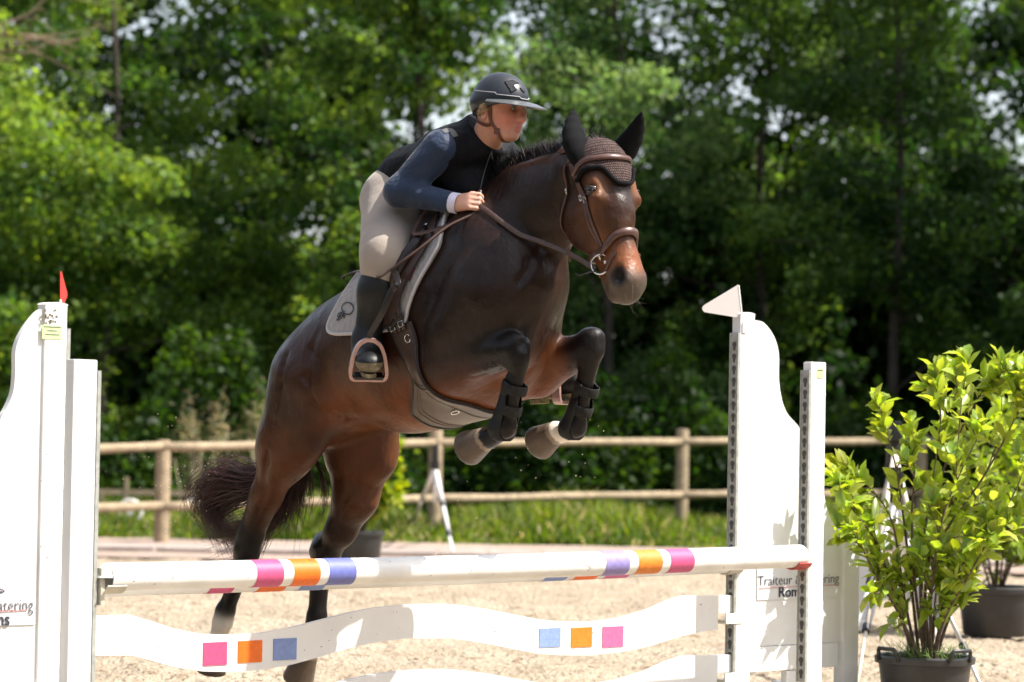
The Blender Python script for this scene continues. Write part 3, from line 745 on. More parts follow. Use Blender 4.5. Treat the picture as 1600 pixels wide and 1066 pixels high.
def plank(dz, lb, paint=True):
    root = empty('wavy_plank', tuple(pq(650, 990) + Z * dz), lb, 'jump plank', 'wavy planks hung between the wings')
    po = [((pq(x, y) - A2).dot(PD), pq(x, y).z + dz) for x, y in tp] + [((pq(x, y) - A2).dot(PD), pq(x, y).z + dz) for x, y in bt[::-1]]
    MB().prism(po, Vector((A2.x, A2.y, 0)), PD, Z, U, -.010, .010).build('board', m_white, root)
    if paint:
        for x0, x1, y0, y1, m in ((314, 352, 1002.5, 1040.5, m_pink), (368.5, 406.7, 1000, 1036, m_oran), (423.5, 460.5, 996.5, 1032, m_lblu), (839, 873, 980.5, 1012, mat('paint_sky', (.22, .31, .56), .55, nscale=80, namt=.12)), (889, 922, 979.5, 1012, m_oran2), (938, 971, 978, 1012, m_pink2)):
            c0, c1 = pq(x0, y1), pq(x1, y0); c = lerp(c0, c1, .5)
            MB().box(c + U * .0113 + Z * dz, (abs((c1 - c0).dot(PD)) / 2, .0012, abs(c1.z - c0.z) / 2), (PD, U, Z)).build('colour_square', m, root)
        gm = MB(); rnd = random.Random(6)
        for _ in range(30):
            x = rnd.uniform(155, 1110); y = float(np.interp(x, [a for a, b in tp], [b for a, b in tp])) + rnd.uniform(4, 44); s_ = rnd.uniform(.0006, .0015)
            gm.box(pq(x, y) + U * .0113, (s_ * rnd.uniform(.8, 3.5), .0005, s_), (PD, U, Z))
        tag(gm.build('scuff_marks', m_grime, root), kind='stuff')
    return root
plank(0, 'upper wavy white plank with pink, orange and blue squares')
plank(-.248, 'lower wavy white plank at the bottom edge of the picture', False)
for (x, y), side, dz in (((1146, 971), -1, 0), ((1146, 971), -1, -.248), ((104, 1000), 1, 0), ((104, 1000), 1, -.248)):
    p = ppx(x, y, A2); lb = ('right' if side < 0 else 'left') + ' hook carrying the ' + ('upper' if dz == 0 else 'lower') + ' wavy plank'
    root = empty('plank_hook', tuple(p + Z * dz), lb, 'plank hook', 'hooks carrying the planks')
    c = p + Z * dz; d = PD * side
    MB().box(c + d * .025, (.05, .026, .008), (d, U, Z), .003).build('tray', m_cup, root, sharp=40)
    MB().box(c + d * .025 + U * .024 + Z * .014, (.05, .004, .022), (d, U, Z), .002).build('lip', m_white, root, sharp=40)
    MB().box(c - d * .022 + Z * .02, (.006, .016, .055), (d, U, Z), .002).build('plate', m_cup, root, sharp=40)
# ================= POTTED SHRUBS, TRIPODS =================
m_pot = mat('pot_black', (.028, .027, .028), .42, nscale=10, namt=.2, bump=.15, bscale=60)
m_stem = mat('stem_brown', (.115, .075, .050), .85, nscale=60, namt=.35, bump=.4, bscale=150)
m_lf = leafmat('shrub_leaf', .5, .34)
m_soil = mat('soil', (.045, .032, .022), .95)
def bigleaf(pos, dirs, L_, W_, col, rg):
    """cupped leaf of 8 vertices with a midrib fold and a drooping tip"""
    n = len(pos); d = dirs / np.linalg.norm(dirs, axis=1)[:, None]
    nn = rg.normal(size=(n, 3)) * .45; nn[:, 2] += 1; s = np.cross(d, nn); s /= np.linalg.norm(s, axis=1)[:, None]; u = np.cross(s, d)
    u[u[:, 2] < 0] *= -1
    l = (L_ * rg.uniform(.6, 1.25, n))[:, None]; w_ = (W_ * rg.uniform(.8, 1.2, n))[:, None]; cu = rg.uniform(.0, .28, n)[:, None]
    def at(t, x, h): return pos + d * l * t + s * w_ * x + u * (w_ * h * .5 - l * cu * t * t)
    V = np.stack([at(0, 0, 0), at(.30, .44, .35), at(.30, 0, 0), at(.30, -.44, .35), at(.70, .44, .4), at(.70, 0, .05), at(.70, -.44, .4), at(1, 0, 0)], 1).reshape(-1, 3)
    i = np.arange(n)[:, None] * 8
    F = np.concatenate([np.concatenate([i + a for a in f], 1) for f in ((0, 1, 2, 2), (0, 2, 3, 3), (1, 4, 5, 2), (2, 5, 6, 3), (4, 7, 5, 5), (5, 7, 6, 6))])
    T = F[(F[:, 2] == F[:, 3])][:, :3]; Q = F[(F[:, 2] != F[:, 3])]
    T = np.concatenate([T, Q[:, [0, 1, 2]], Q[:, [0, 2, 3]]])
    return V, T, np.repeat(col, 8, axis=0)
def pot(root, c, r_, h, handles=True):
    MB().lathe(c, [(r_ * .80, 0), (r_ * .84, .01), (r_ * .97, h * .86), (r_ * 1.05, h * .87), (r_ * 1.06, h * .97), (r_ * 1.0, h), (r_ * .93, h * .98), (r_ * .90, h * .86)], 48).build('pot', m_pot, root, sharp=40)
    MB().lathe(c + Z * (h * .88), [(.0001, .02), (r_ * .5, .012), (r_ * .91, 0)], 24).build('soil', m_soil, root, smooth=True)
    if handles:
        for a in handles:
            e = Vector((math.cos(a), math.sin(a), 0)); t = Vector((-e.y, e.x, 0)); o = c + e * r_ * 1.02 + Z * (h * .93)
            pts = [o - t * .062, o - t * .052 + Z * .045 + e * .012, o - t * .048 + Z * .050 + e * .014, o + t * .048 + Z * .050 + e * .014, o + t * .052 + Z * .045 + e * .012, o + t * .062]
            MB().tube(pts, .0085, 8).build('handle', m_pot, root, smooth=True)
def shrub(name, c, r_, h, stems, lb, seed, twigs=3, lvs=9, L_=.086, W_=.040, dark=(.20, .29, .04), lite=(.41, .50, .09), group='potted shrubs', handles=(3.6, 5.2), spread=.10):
    root = empty(name, tuple(c), lb, 'potted plant', group); pot(root, c, r_, h, handles)
    rg = np.random.default_rng(seed); mb = MB(); LP = []; LD = []; LT = []; b0 = c + Z * h * .9
    zmax = max(p[-1].z for p in stems)
    for st_ in stems:
        pts = [Vector(v) for v in spline(st_, 6)]; n = len(pts)
        mb.tube(pts, [.0078 * (1 - .82 * i / (n - 1)) for i in range(n)], 7)
        def cluster(p, d, k, sc=1.0):
            for q in range(k):
                a = q * 2.4 + rg.random(); o = d.orthogonal().normalized(); o2 = d.cross(o)
                dd = (o * math.cos(a) + o2 * math.sin(a)) * rg.uniform(.55, 1.0) + d * rg.uniform(.35, .9) + Z * .10
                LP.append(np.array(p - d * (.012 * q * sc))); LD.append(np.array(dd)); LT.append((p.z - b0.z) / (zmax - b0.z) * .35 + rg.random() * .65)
        for i in range(int(n * .22), n):
            t = i / (n - 1); d = (pts[min(i + 1, n - 1)] - pts[i - 1]).normalized()
            if rg.random() < .70: cluster(pts[i], d, 2)
            if rg.random() < (.36 if t > .3 else .30):
                for _ in range(1 if rg.random() < .6 else 2):
                    tw = (d * .8 + Vector(rg.normal(size=3) * .75) + Z * .35).normalized(); L2 = rg.uniform(.06, .20) * (1.15 - t * .55)
                    e = pts[i] + tw * L2; m1 = lerp(pts[i], e, .5) + Vector(rg.normal(size=3) * .012)
                    tp_ = [Vector(v) for v in spline([pts[i], m1, e], 4)]; mb.tube(tp_, [.0036 - .0022 * j / 8 for j in range(len(tp_))], 5)
                    for j in range(2, len(tp_)): cluster(tp_[j], tw, 1)
                    cluster(e, tw, 5)
        cluster(pts[-1], (pts[-1] - pts[-3]).normalized(), 8)
    LP = np.array(LP); LD = np.array(LD); LT = np.array(LT)
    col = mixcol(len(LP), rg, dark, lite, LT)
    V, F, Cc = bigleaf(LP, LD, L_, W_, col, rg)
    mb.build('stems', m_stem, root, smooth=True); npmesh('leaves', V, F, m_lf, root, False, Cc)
    return root, b0
# near shrub
pc = G(1444, 1116); pc.z = 0
def S(px, py, dy=0.0): return P(px, py, pc.y + dy)
b = lambda dx, dy=0: Vector((pc.x + dx, pc.y + dy, .22))
stems = [
    [b(-.04), S(1400, 940, -.05), S(1370, 850, -.12), S(1335, 800, -.18), S(1300, 738, -.22)],
    [b(-.03), S(1412, 930), S(1395, 820), S(1362, 765, .05), S(1325, 742, .05)],
    [b(-.02, -.03), S(1405, 960, -.08), S(1372, 905, -.15), S(1345, 855, -.2), S(1325, 842, -.22)],
    [b(0), S(1428, 900), S(1425, 800, .05), S(1430, 720, .05), S(1424, 660, .05)],
    [b(.01, .04), S(1440, 880, .1), S(1455, 770, .15), S(1470, 650, .15), S(1462, 598, .18)],
    [b(.0), S(1450, 880), S(1490, 770, -.05), S(1500, 650, -.08), S(1512, 566, -.1)],
    [b(.03, .03), S(1470, 890, .1), S(1520, 790, .18), S(1560, 680, .2), S(1566, 588, .22)],
    [b(.04, -.03), S(1480, 920, -.08), S(1530, 850, -.15), S(1590, 760, -.18), S(1618, 650, -.2)],
    [b(.04, .0), S(1490, 950), S(1545, 860, .02), S(1600, 800, .05), S(1640, 720, .05)],
    [b(.03, -.05), S(1475, 970, -.12), S(1510, 905, -.2), S(1540, 850, -.22), S(1556, 800, -.22)],
    [b(.0, .05), S(1440, 850, .15), S(1480, 720, .22), S(1530, 620, .25), S(1545, 610, .25)],
    [b(.02, -.04), S(1455, 930, -.1), S(1470, 820, -.2), S(1500, 740, -.25), S(1540, 660, -.25)],
    [b(-.02, .02), S(1420, 880, .05), S(1405, 760, .12), S(1390, 690, .15), S(1375, 640, .18)],
    [b(.02, .02), S(1452, 880, .02), S(1540, 740, .0), S(1592, 640, -.04), S(1600, 600, -.06)],
    [b(.03, 0), S(1480, 940, 0), S(1520, 900, .0), S(1535, 860, -.04), S(1550, 830, -.06)],
]
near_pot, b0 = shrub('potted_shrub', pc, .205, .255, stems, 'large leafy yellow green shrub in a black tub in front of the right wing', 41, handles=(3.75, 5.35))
rg = np.random.default_rng(2); gb = MB()
for _ in range(170):
    a = rg.random() * 6.28; rr_ = .17 * rg.random() ** .5; p = Vector((pc.x + math.cos(a) * rr_, pc.y + math.sin(a) * rr_, .235)); e = p + Vector((rg.normal() * .05, rg.normal() * .05, rg.uniform(.03, .10)))
    gb.tube([p, lerp(p, e, .55) + Z * .012, e], [.0014, .0011, .0004], 3)
tag(gb.build('weeds', mat('weed_green', (.16, .26, .05), .6), near_pot, smooth=True), kind='stuff')
# second shrub: same plant further back on the right
pc2 = G(1556, 993); pc2.z = 0
def S2(px, py, dy=0.0): return P(px, py, pc2.y + dy)
b2 = lambda dx: Vector((pc2.x + dx, pc2.y, .30))
stems = [[b2(dx), S2(1556 + k * 22 + (dx * 60), 850, dy), S2(1556 + k * 40, 760, dy * 2), S2(1556 + k * 52, 660 + abs(k) * 26, dy * 2)] for k, dx, dy in ((-1.2, -.04, .1), (-.6, -.02, -.15), (0, 0, .1), (.5, .02, -.1), (1.0, .03, .1), (1.5, .04, -.1), (.2, .0, .2))]
stems += [[b2(0), S2(1540, 880), S2(1520, 840), S2(1505, 800)], [b2(.02), S2(1580, 880), S2(1610, 840), S2(1625, 810)], [b2(.0), S2(1566, 800), S2(1590, 680), S2(1598, 590)]]
shrub('potted_shrub', pc2, .235, .30, stems, 'smaller shrub in a black pot further back at the right edge', 43, L_=.10, W_=.045, dark=(.10, .18, .02), lite=(.32, .42, .05), handles=False)
# third one behind the horse's hocks
pc3 = G(562, 884); pc3.z = 0
def S3(px, py, dy=0.0): return P(px, py, pc3.y + dy)
b3 = lambda dx: Vector((pc3.x + dx, pc3.y, .30))
stems = [[b3(dx), S3(566 + k * 12, 800, dy), S3(572 + k * 22, 760, dy), S3(578 + k * 28, 720 + abs(k) * 16, dy)] for k, dx, dy in ((-1.2, -.04, .1), (-.5, -.02, -.1), (0, 0, .1), (.6, .02, -.1), (1.2, .03, .1))]
stems += [[b3(0), S3(585, 790), S3(605, 730), S3(618, 680)], [b3(0), S3(590, 800), S3(610, 780), S3(618, 760)], [b3(0), S3(560, 790), S3(590, 720), S3(622, 690)]]
shrub('potted_shrub', pc3, .20, .30, stems, 'yellow green shrub in a black pot seen behind the hocks of the horse', 44, L_=.11, W_=.06, dark=(.12, .20, .02), lite=(.34, .42, .05), handles=False)
# tripods
m_alu = mat('aluminium', (.62, .62, .62), .35, metal=.6, nscale=20, namt=.08); m_beige = mat('tube_beige', (.50, .44, .37), .5); m_blkp = mat('plastic_black', (.012, .012, .013), .5)
def tripod(apex, feet_, lb, mats=None, rr_=.012, head=.10, brace=True):
    root = empty('tripod', (apex.x, apex.y, 0), lb, 'tripod', 'tripods with timing gear')
    for i, f in enumerate(feet_):
        m = (mats or [m_alu] * 3)[i]
        leg = MB().tube([apex - Z * .02, lerp(apex, f, .42)], rr_ * 1.25, 10).tube([lerp(apex, f, .42), lerp(apex, f, .74)], rr_, 10).tube([lerp(apex, f, .74), f], rr_ * .78, 10).build('leg', m, root, smooth=True)
        for t in (.42, .74):
            c = lerp(apex, f, t); d = (f - apex).normalized(); MB().tube([c - d * .022, c + d * .022], rr_ * 1.75, 10).build('clamp', m_blkp, leg, sharp=40)
        MB().tube([f, f + (f - apex).normalized() * .03], rr_ * 1.2, 8).build('foot', m_blkp, leg)
        if brace: MB().tube([lerp(apex, f, .44), Vector((apex.x, apex.y, apex.z * .60))], rr_ * .5, 6).build('brace', m_alu, root, smooth=True)
    MB().tube([apex - Z * (apex.z * .42), apex + Z * .02], rr_, 10).build('column', m_alu, root, smooth=True)
    MB().tube([apex - Z * .03, apex + Z * .035], rr_ * 2.6, 12).build('collar', m_blkp, root, sharp=40)
    MB().box(apex + Z * (.035 + head * .5), (.028, .045, head * .5), bev=.006).build('sensor', m_blkp, root, sharp=40)
    return root
ap = P(1400, 775, 14.2)
def foot(px, py): g_ = G(px, py); g_.z = 0; return g_
tripod(ap, [foot(1303, 1096), foot(1545, 1100), foot(1452, 1062)], 'silver tripod standing behind the tub of the large shrub', rr_=.011)
ap = P(1398, 700, 15.2)
tripod(ap, [foot(1336, 1092), foot(1480, 1072), foot(1420, 1030)], 'beige legged tripod just behind the silver one beside the wing', [m_beige, m_beige, m_alu], rr_=.011, head=.10)
ap = P(1392, 735, 19.5)
tripod(ap, [foot(1345, 950), foot(1450, 975), foot(1440, 940)], 'blurred tripod far behind the large shrub', rr_=.016, head=.16)
ap = P(680, 728, 28.3)
tripod(ap, [foot(637, 838), foot(709, 872), foot(700, 842)], 'white tripod with black head standing by the middle fence post', [m_alu, mat('tripod_white', (.75, .75, .75), .5), m_alu], rr_=.017, head=.16, brace=False)
# white filler blocks lying behind the right wing
m_fil = mat('filler_white', (.66, .65, .65), .5, nscale=5, namt=.06)
fl = empty('jump_filler', tuple(G(1400, 985)), 'low white jump filler with rounded hollows behind the large shrub', 'jump filler')
c = G(1398, 984); c.z = 0
poly = [(-.30, 0)] + [(-.30, .42), (-.27, .50), (-.20, .50)] + [(-.20 + .40 * q, .50 - .16 * math.sin(math.pi * q)) for q in np.linspace(.1, .9, 9)] + [(.20, .50), (.27, .50), (.30, .42), (.30, 0), (.16, 0), (.12, .16), (0, .22), (-.12, .16), (-.16, 0)]
MB().prism(poly, c, Vector((1, 0, 0)), Z, Vector((0, 1, 0)), -.06, .06).build('board', m_fil, fl, sharp=40)
MB().box(c + Z * .03 + Vector((-.23, 0, 0)), (.05, .20, .03), bev=.01).build('foot', m_fil, fl); MB().box(c + Z * .03 + Vector((.23, 0, 0)), (.05, .20, .03), bev=.01).build('foot', m_fil, fl)
# ================= HORSE =================
def hr(p): return p.y / FPX          # metres per photo pixel at a point
hs_ = SDF((-1.55, 10.1, -0.02), (0.75, 13.2, 2.5), .010)
def hc_(a, b, ra, rb, k=.05, flat=None):
    hs_.cone(H(*a), H(*b), ra, rb, k, (N, flat) if flat else None)
# trunk
hc_((516, 602), (560, 568), .235, .245, .08, .95)
hc_((560, 568), (650, 532), .245, .325, .08, .86)
hc_((650, 532), (735, 487), .325, .365, .08, .78)
hc_((735, 487), (768, 460), .365, .30, .08, .76)
hc_((640, 560), (760, 530), .26, .24, .08, .85)
# croup point and loin
hc_((508, 562), (580, 520), .145, .16, .1, .9)
# neck
hc_((780, 400), (850, 325), .245, .175, .08, .58)
hc_((850, 325), (905, 272), .172, .11, .06, .6)
hc_((788, 410), (853, 325), .155, .095, .08, .6)
hc_((728, 385), (800, 300), .11, .07, .1, .6)
hc_((790, 400, .06), (825, 440, .02), .15, .14, .08)
hc_((800, 430, .10), (770, 520, .14), .12, .12, .08)
# breast and shoulders
hc_((800, 450, .10), (795, 520, .11), .14, .12, .06)
hc_((817, 462, -.13), (824, 520, -.12), .118, .100, .06)
hc_((735, 370, .12), (758, 455, .18), .10, .12, .10, .7)
hc_((758, 470, .19), (702, 572, .20), .115, .115, .08)
hc_((745, 440, .21), (715, 520, .22), .09, .10, .05)
hc_((824, 548, -.12), (838, 582, -.16), .105, .085, .05)
def hoof(h0, h1, w, ra, rb):
    A = H(*h0, w); B = H(*h1, w); q = (B - A).normalized()
    hs_.cone(A, B, ra, rb, .012, None); E = B + q * (rb * .15 + .055)
    t = q.orthogonal().normalized(); hs_.ell(E, (q, t, q.cross(t)), (.05, .16, .16), .008, 'sub')
# fore legs
def foreleg(w, e, kn, c0, c1, fe, pa, h0, h1, er=.105):
    hc_((*e, w), (*kn, w), er, .050, .04)
    hc_(((e[0] + kn[0]) / 2, (e[1] + kn[1]) / 2 - 4, w), (*kn, w), .070, .046, .02)
    p = H(*kn, w); hs_.ell(p + Z * .0, (U, N, Z), (.054, .050, .068), .02)
    hs_.ell(p + U * .026 + Z * .030, (U, N, Z), (.036, .042, .036), .015); hs_.ell(p + U * .034 - Z * .022, (U, N, Z), (.028, .036, .034), .015); hs_.ell(p - U * .035 - Z * .01, (U, N, Z), (.026, .026, .036), .02)
    for s9 in (1, -1): hs_.ell(p + N * s9 * .042 + Z * .004, (U, N, Z), (.03, .012, .026), .012)
    hc_((*c0, w), (*c1, w), .034, .027, .03)
    for s9 in (1, -1): hs_.cone(H(*c0, w) - U * .020 + N * s9 * .018, H(*c1, w) - U * .022 + N * s9 * .012, .012, .012, .008)
    q = (H(*c1, w) - H(*c0, w)).normalized()
    hc_((*c1, w), (*fe, w), .028, .040, .02)
    hc_((*fe, w), (*pa, w), .038, .032, .02)
    hoof(h0, h1, w, .044, .066)
foreleg(.20, (704, 566), (803, 548), (809, 575), (796, 640), (789, 668), (768, 686), (758, 686), (733, 700))
foreleg(-.17, (842, 582), (921, 540), (921, 570), (907, 640), (899, 667), (876, 680), (868, 676), (843, 692), .088)
# hind legs
hc_((488, 600, .13), (448, 698, .17), .180, .128, .08, .85)
hc_((500, 615, .16), (478, 690, .17), .13, .075, .07, .8)
hc_((448, 695, .17), (416, 775, .17), .122, .062, .05, .8)
hc_((416, 775, .17), (392, 838, .17), .062, .045, .04)
hc_((400, 790, .17), (378, 845, .17), .03, .028, .03)
hc_((392, 838, .17), (386, 862, .17), .048, .050, .03)
hc_((386, 862, .17), (372, 905, .17), .046, .034, .03)
hc_((372, 905, .17), (352, 955, .17), .034, .034, .02)
hc_((352, 955, .17), (348, 972, .17), .040, .040, .02)
hc_((348, 972, .17), (337, 1008, .17), .037, .035, .02)
hoof((337, 1010), (330, 1046), .17, .043, .062)
hc_((545, 600, -.13), (562, 700, -.17), .20, .155, .08, .8)
hc_((590, 640, -.15), (592, 715, -.17), .09, .075, .07, .8)
hc_((562, 700, -.17), (556, 775, -.17), .15, .090, .06, .8)
hc_((556, 775, -.17), (533, 828, -.17), .090, .060, .05)
hc_((533, 828, -.17), (512, 858, -.17), .058, .054, .04)
hc_((503, 842, -.17), (494, 862, -.17), .026, .03, .05)
hc_((510, 860, -.17), (500, 900, -.17), .054, .040, .03)
hc_((500, 900, -.17), (495, 965, -.17), .040, .036, .03)
hc_((495, 965, -.17), (492, 985, -.17), .042, .043, .02)
hc_((492, 985, -.17), (480, 1020, -.17), .040, .036, .02)
hoof((480, 1022), (466, 1060), -.17, .045, .065)
hc_((535, 655, 0), (548, 662, 0), .05, .03, .04)      # sheath
# head
HF = Vector((math.sin(R(40)), -math.cos(R(40)), 0)); HL = Vector((-math.cos(R(40)), -math.sin(R(40)), 0))
TI = R(17)
HD = HF * math.sin(TI) - Z * math.cos(TI); HFF = HF * math.cos(TI) + Z * math.sin(TI)
HO = P(934, 236, 10.78)
def hd(d, f, l=0.0): return HO + HD * d + HFF * f + HL * l
def hh(a, b, ra, rb, k=.03, flat=None, op='add'):
    hs_.cone(hd(*a), hd(*b), ra, rb, k, (HL, flat) if flat else None, op)
HAX = (HD, HFF, HL)
hs_.ell(hd(.08, .01), HAX, (.105, .080, .092), .05)
hh((.06, -.02), (.04, -.10), .085, .10, .06, .8)
hh((.14, .018), (.25, .012), .080, .072, .04)
hh((.25, .012), (.43, .018), .072, .048, .05, .92)
hh((.30, .045), (.45, .036), .028, .024, .03)                   # nasal bone
for sgn in (1, -1):
    hs_.ell(hd(.225, -.085, .036 * sgn), HAX, (.125, .115, .042), .04)  # jowls
    hh((.10, .03, .078 * sgn), (.20, .045, .092 * sgn), .028, .026, .03)  # brow
    hh((.21, .02, .088 * sgn), (.36, .010, .056 * sgn), .017, .012, .02)  # facial crest
    hh((.445, .035, .026 * sgn), (.50, .040, .034 * sgn), .022, .028, .025)  # nostril wall
hh((.28, -.085), (.44, -.055), .050, .034, .05, .85)             # lower jaw
hh((.42, .015), (.50, .012), .056, .067, .04)                   # muzzle
hh((.50, .018), (.532, .008), .060, .050, .03)
hh((.47, -.060), (.530, -.048), .034, .030, .02)                 # chin
for sgn in (1, -1):
    hh((.463, .056, .060 * sgn), (.503, .048, .066 * sgn), .012, .021, .010, None, 'sub')
    hs_.ell(hd(.168, .052, .112 * sgn), HAX, (.020, .016, .014), .012, 'sub')
hh((.47, -.034, .075), (.55, -.030, .0), .006, .006, .006, None, 'sub')  # mouth line
hh((.47, -.034, -.075), (.55, -.030, .0), .006, .006, .006, None, 'sub')
def groove(pts, w, r_=.012, k=.05):
    r_ = r_ * .6; k = k * .6
    for a, b in zip(pts[:-1], pts[1:]):
        pa = ray(*a); pb = ray(*b)
        # surface point: march along the pixel ray into the field
        q = []
        for d in (pa, pb):
            t = 9.0
            for _ in range(80):
                x = CAM + d * t
                i = np.clip(((np.array(x) - hs_.lo) / hs_.h).astype(int), 0, hs_.n - 1)
                v = float(hs_.F[tuple(i)])
                if v < .004: break
                t += max(v * .7, .006)
            q.append(CAM + d * (t - .004))
        hs_.cone(q[0], q[1], r_, r_, k, None, 'sub')
groove([(497, 515), (484, 548), (480, 590), (488, 628), (503, 650)], 0, .002, .05)
groove([(447, 555), (440, 600), (428, 660), (418, 720), (410, 760)], 0, .004, .05)
groove([(846, 385), (830, 410), (812, 440)], 0, .004, .05)
groove([(815, 540), (818, 510)], 0, .003, .05)
groove([(800, 585), (785, 575), (740, 590)], 0, .004, .03)
groove([(505, 640), (540, 655), (600, 660)], 0, .003, .04)
groove([(560, 740), (540, 780), (520, 830)], 0, .003, .03)
groove([(420, 760), (404, 800), (392, 830)], 0, .003, .03)
HV, HQ = hs_.mesh(); HV = relax(HV, HQ, 2)
print('horse', len(HV), time.time() - T0)
dk = (.0145, .0068, .0042); blk = (.006, .005, .005); br = (.060, .022, .009); rd = (.165, .052, .016); wh = (.70, .62, .52); gr = (.085, .065, .05); hf = (.10, .072, .05)
sd_ = []
def s_(pt, r, c, wt=1.0): sd_.append((tuple(pt), r, c, wt))
for a in ((700, 420, .25), (760, 400, .2), (800, 350, .1), (850, 300, .1), (700, 500, .28), (640, 430, .2), (790, 480, .15), (740, 330, 0), (850, 300, -.1), (830, 480, -.1)): s_(H(*a), .16, dk, 1.5)
for a in ((600, 560, .3), (560, 560, .3), (500, 570, .3), (450, 600, .3)): s_(H(*a), .16, (.040, .0145, .0065), 1)
for a in ((620, 640, .25), (560, 630, .25), (650, 660, .1), (520, 640, .25), (720, 640, .15), (790, 600, .1), (600, 660, 0), (780, 610, -.1)): s_(H(*a), .12, rd, 1.4)
for a in ((480, 700, .1), (450, 760, .12), (430, 720, .25), (560, 720, -.05), (580, 760, -.17), (550, 700, -.17), (600, 700, -.2)): s_(H(*a), .12, (.105, .035, .012), 1.3)
for a in ((846, 600, -.17), (870, 575, -.15), (850, 610, -.1)): s_(H(*a), .09, rd, 2)
for a in ((385, 860, .17), (370, 910, .17), (355, 945, .17), (505, 865, -.17), (498, 910, -.17), (494, 960, -.17), (488, 985, -.17)): s_(H(*a), .07, blk, 6)
for a in ((803, 545, .2), (800, 600, .2), (790, 660, .2), (770, 684, .2), (921, 540, -.17), (915, 590, -.17), (903, 650, -.17), (896, 668, -.17), (770, 545, .2)): s_(H(*a), .075, blk, 5)
s_(H(870, 672, -.17), .035, wh, 60); s_(H(873, 690, -.17), .03, wh, 40)
for a in ((348, 975, .17), (340, 1000, .17)): s_(H(*a), .04, wh, 25)
for a in ((484, 1010, -.17), (478, 1025, -.17)): s_(H(*a), .042, (.42, .33, .24), 20)
for a in ((733, 700, .2), (843, 692, -.17), (329, 1042, .17), (465, 1055, -.17)): s_(H(*a), .055, hf, 14)
s_(hd(.2, .1), .09, (.022, .012, .009), 2); s_(hd(.08, 0), .1, dk, 3); s_(hd(.32, .08), .07, (.05, .022, .012), 2)
for sg in (1, -1):
    s_(hd(.24, -.02, .09 * sg), .09, (.10, .036, .014), 2.5); s_(hd(.16, .07, .09 * sg), .035, (.16, .06, .02), 4)
    s_(hd(.25, -.15, .05 * sg), .09, (.045, .018, .010), 2); s_(hd(.40, .0, .05 * sg), .07, (.15, .052, .018), 3)
s_(hd(.44, .07), .045, (.20, .065, .024), 5)
s_(hd(.53, .02), .06, gr, 6); s_(hd(.50, .04, .06), .035, gr, 4); s_(hd(.52, -.05), .04, (.09, .07, .055), 5)
for sg in (1, -1): s_(hd(.494, .044, .054 * sg), .019, (.005, .004, .004), 120); s_(hd(.478, .052, .060 * sg), .014, (.006, .004, .004), 90)  # near-black seeds put the shade of the nostril hollows into the colour
s_(hd(.51, -.034, .05), .010, (.012, .009, .008), 30)
HCOL = colour_field(HV, sd_, (.028, .012, .0065))
for h0_, h1_, w_, wt_ in (((758, 686), (733, 700), .2, None), ((868, 676), (843, 692), -.17, wh), ((337, 1010), (330, 1046), .17, wh), ((480, 1022), (466, 1060), -.17, (.42, .33, .24))):
    A_, B_ = np.array(tuple(H(*h0_, w_))), np.array(tuple(H(*h1_, w_))); q_ = (B_ - A_) / np.linalg.norm(B_ - A_); rel = HV - A_; t_h = rel @ q_
    rad_ = np.linalg.norm(rel - t_h[:, None] * q_, axis=1); inh = (rad_ < .13) & (t_h > -.012) & (t_h < .2)
    n_z = .9 + .06 * np.sin(t_h * 420)[:, None]; HCOL[inh] = (np.array((.115, .084, .06)) * n_z[inh])
    rim_h = inh & (t_h < .006); HCOL[rim_h] = (.24, .185, .13)
    sole_h = inh & (t_h > np.linalg.norm(B_ - A_) + .040); HCOL[sole_h] = (.25, .20, .14)
    if wt_ is not None: up_h = (rad_ < .085) & (t_h > -.062) & (t_h <= -.012); HCOL[up_h] = HCOL[up_h] * .2 + np.array(wt_) * .8
m_coat = mat('horse_coat', (.05, .02, .01), .34, nscale=14, namt=.22, bump=.16, bscale=420, spec=.24, tint=True, sheen=.0)
t_ = m_coat.node_tree; b_ = t_.nodes['Principled BSDF']
mp_ = t_.nodes.new('ShaderNodeMapping'); mp_.inputs['Scale'].default_value = (60, 60, 12); mp_.inputs['Rotation'].default_value = (.3, .5, .8)
tc_ = t_.nodes.new('ShaderNodeTexCoord'); nn_ = t_.nodes.new('ShaderNodeTexNoise'); nn_.inputs['Scale'].default_value = 1; nn_.inputs['Detail'].default_value = 5
n5 = t_.nodes.new('ShaderNodeTexNoise'); n5.inputs['Scale'].default_value = 9; n5.inputs['Detail'].default_value = 5
t_.links.new(tc_.outputs['Object'], mp_.inputs[0]); t_.links.new(mp_.outputs[0], nn_.inputs['Vector']); t_.links.new(tc_.outputs['Object'], n5.inputs['Vector'])
mr_ = t_.nodes.new('ShaderNodeMapRange'); mr_.inputs[1].default_value = .3; mr_.inputs[2].default_value = .7; mr_.inputs[3].default_value = .25; mr_.inputs[4].default_value = .50
t_.links.new(n5.outputs['Fac'], mr_.inputs[0]); t_.links.new(mr_.outputs[0], b_.inputs['Roughness'])
b0_ = [n for n in t_.nodes if n.type == 'BUMP'][0]
b1_ = t_.nodes.new('ShaderNodeBump'); b1_.inputs['Strength'].default_value = .6; b1_.inputs['Distance'].default_value = .004
t_.links.new(nn_.outputs['Fac'], b1_.inputs['Height']); t_.links.new(b0_.outputs[0], b1_.inputs['Normal'])
n6 = t_.nodes.new('ShaderNodeTexNoise'); n6.inputs['Scale'].default_value = 16; n6.inputs['Detail'].default_value = 3; t_.links.new(tc_.outputs['Object'], n6.inputs['Vector'])
b2_ = t_.nodes.new('ShaderNodeBump'); b2_.inputs['Strength'].default_value = .5; b2_.inputs['Distance'].default_value = .012
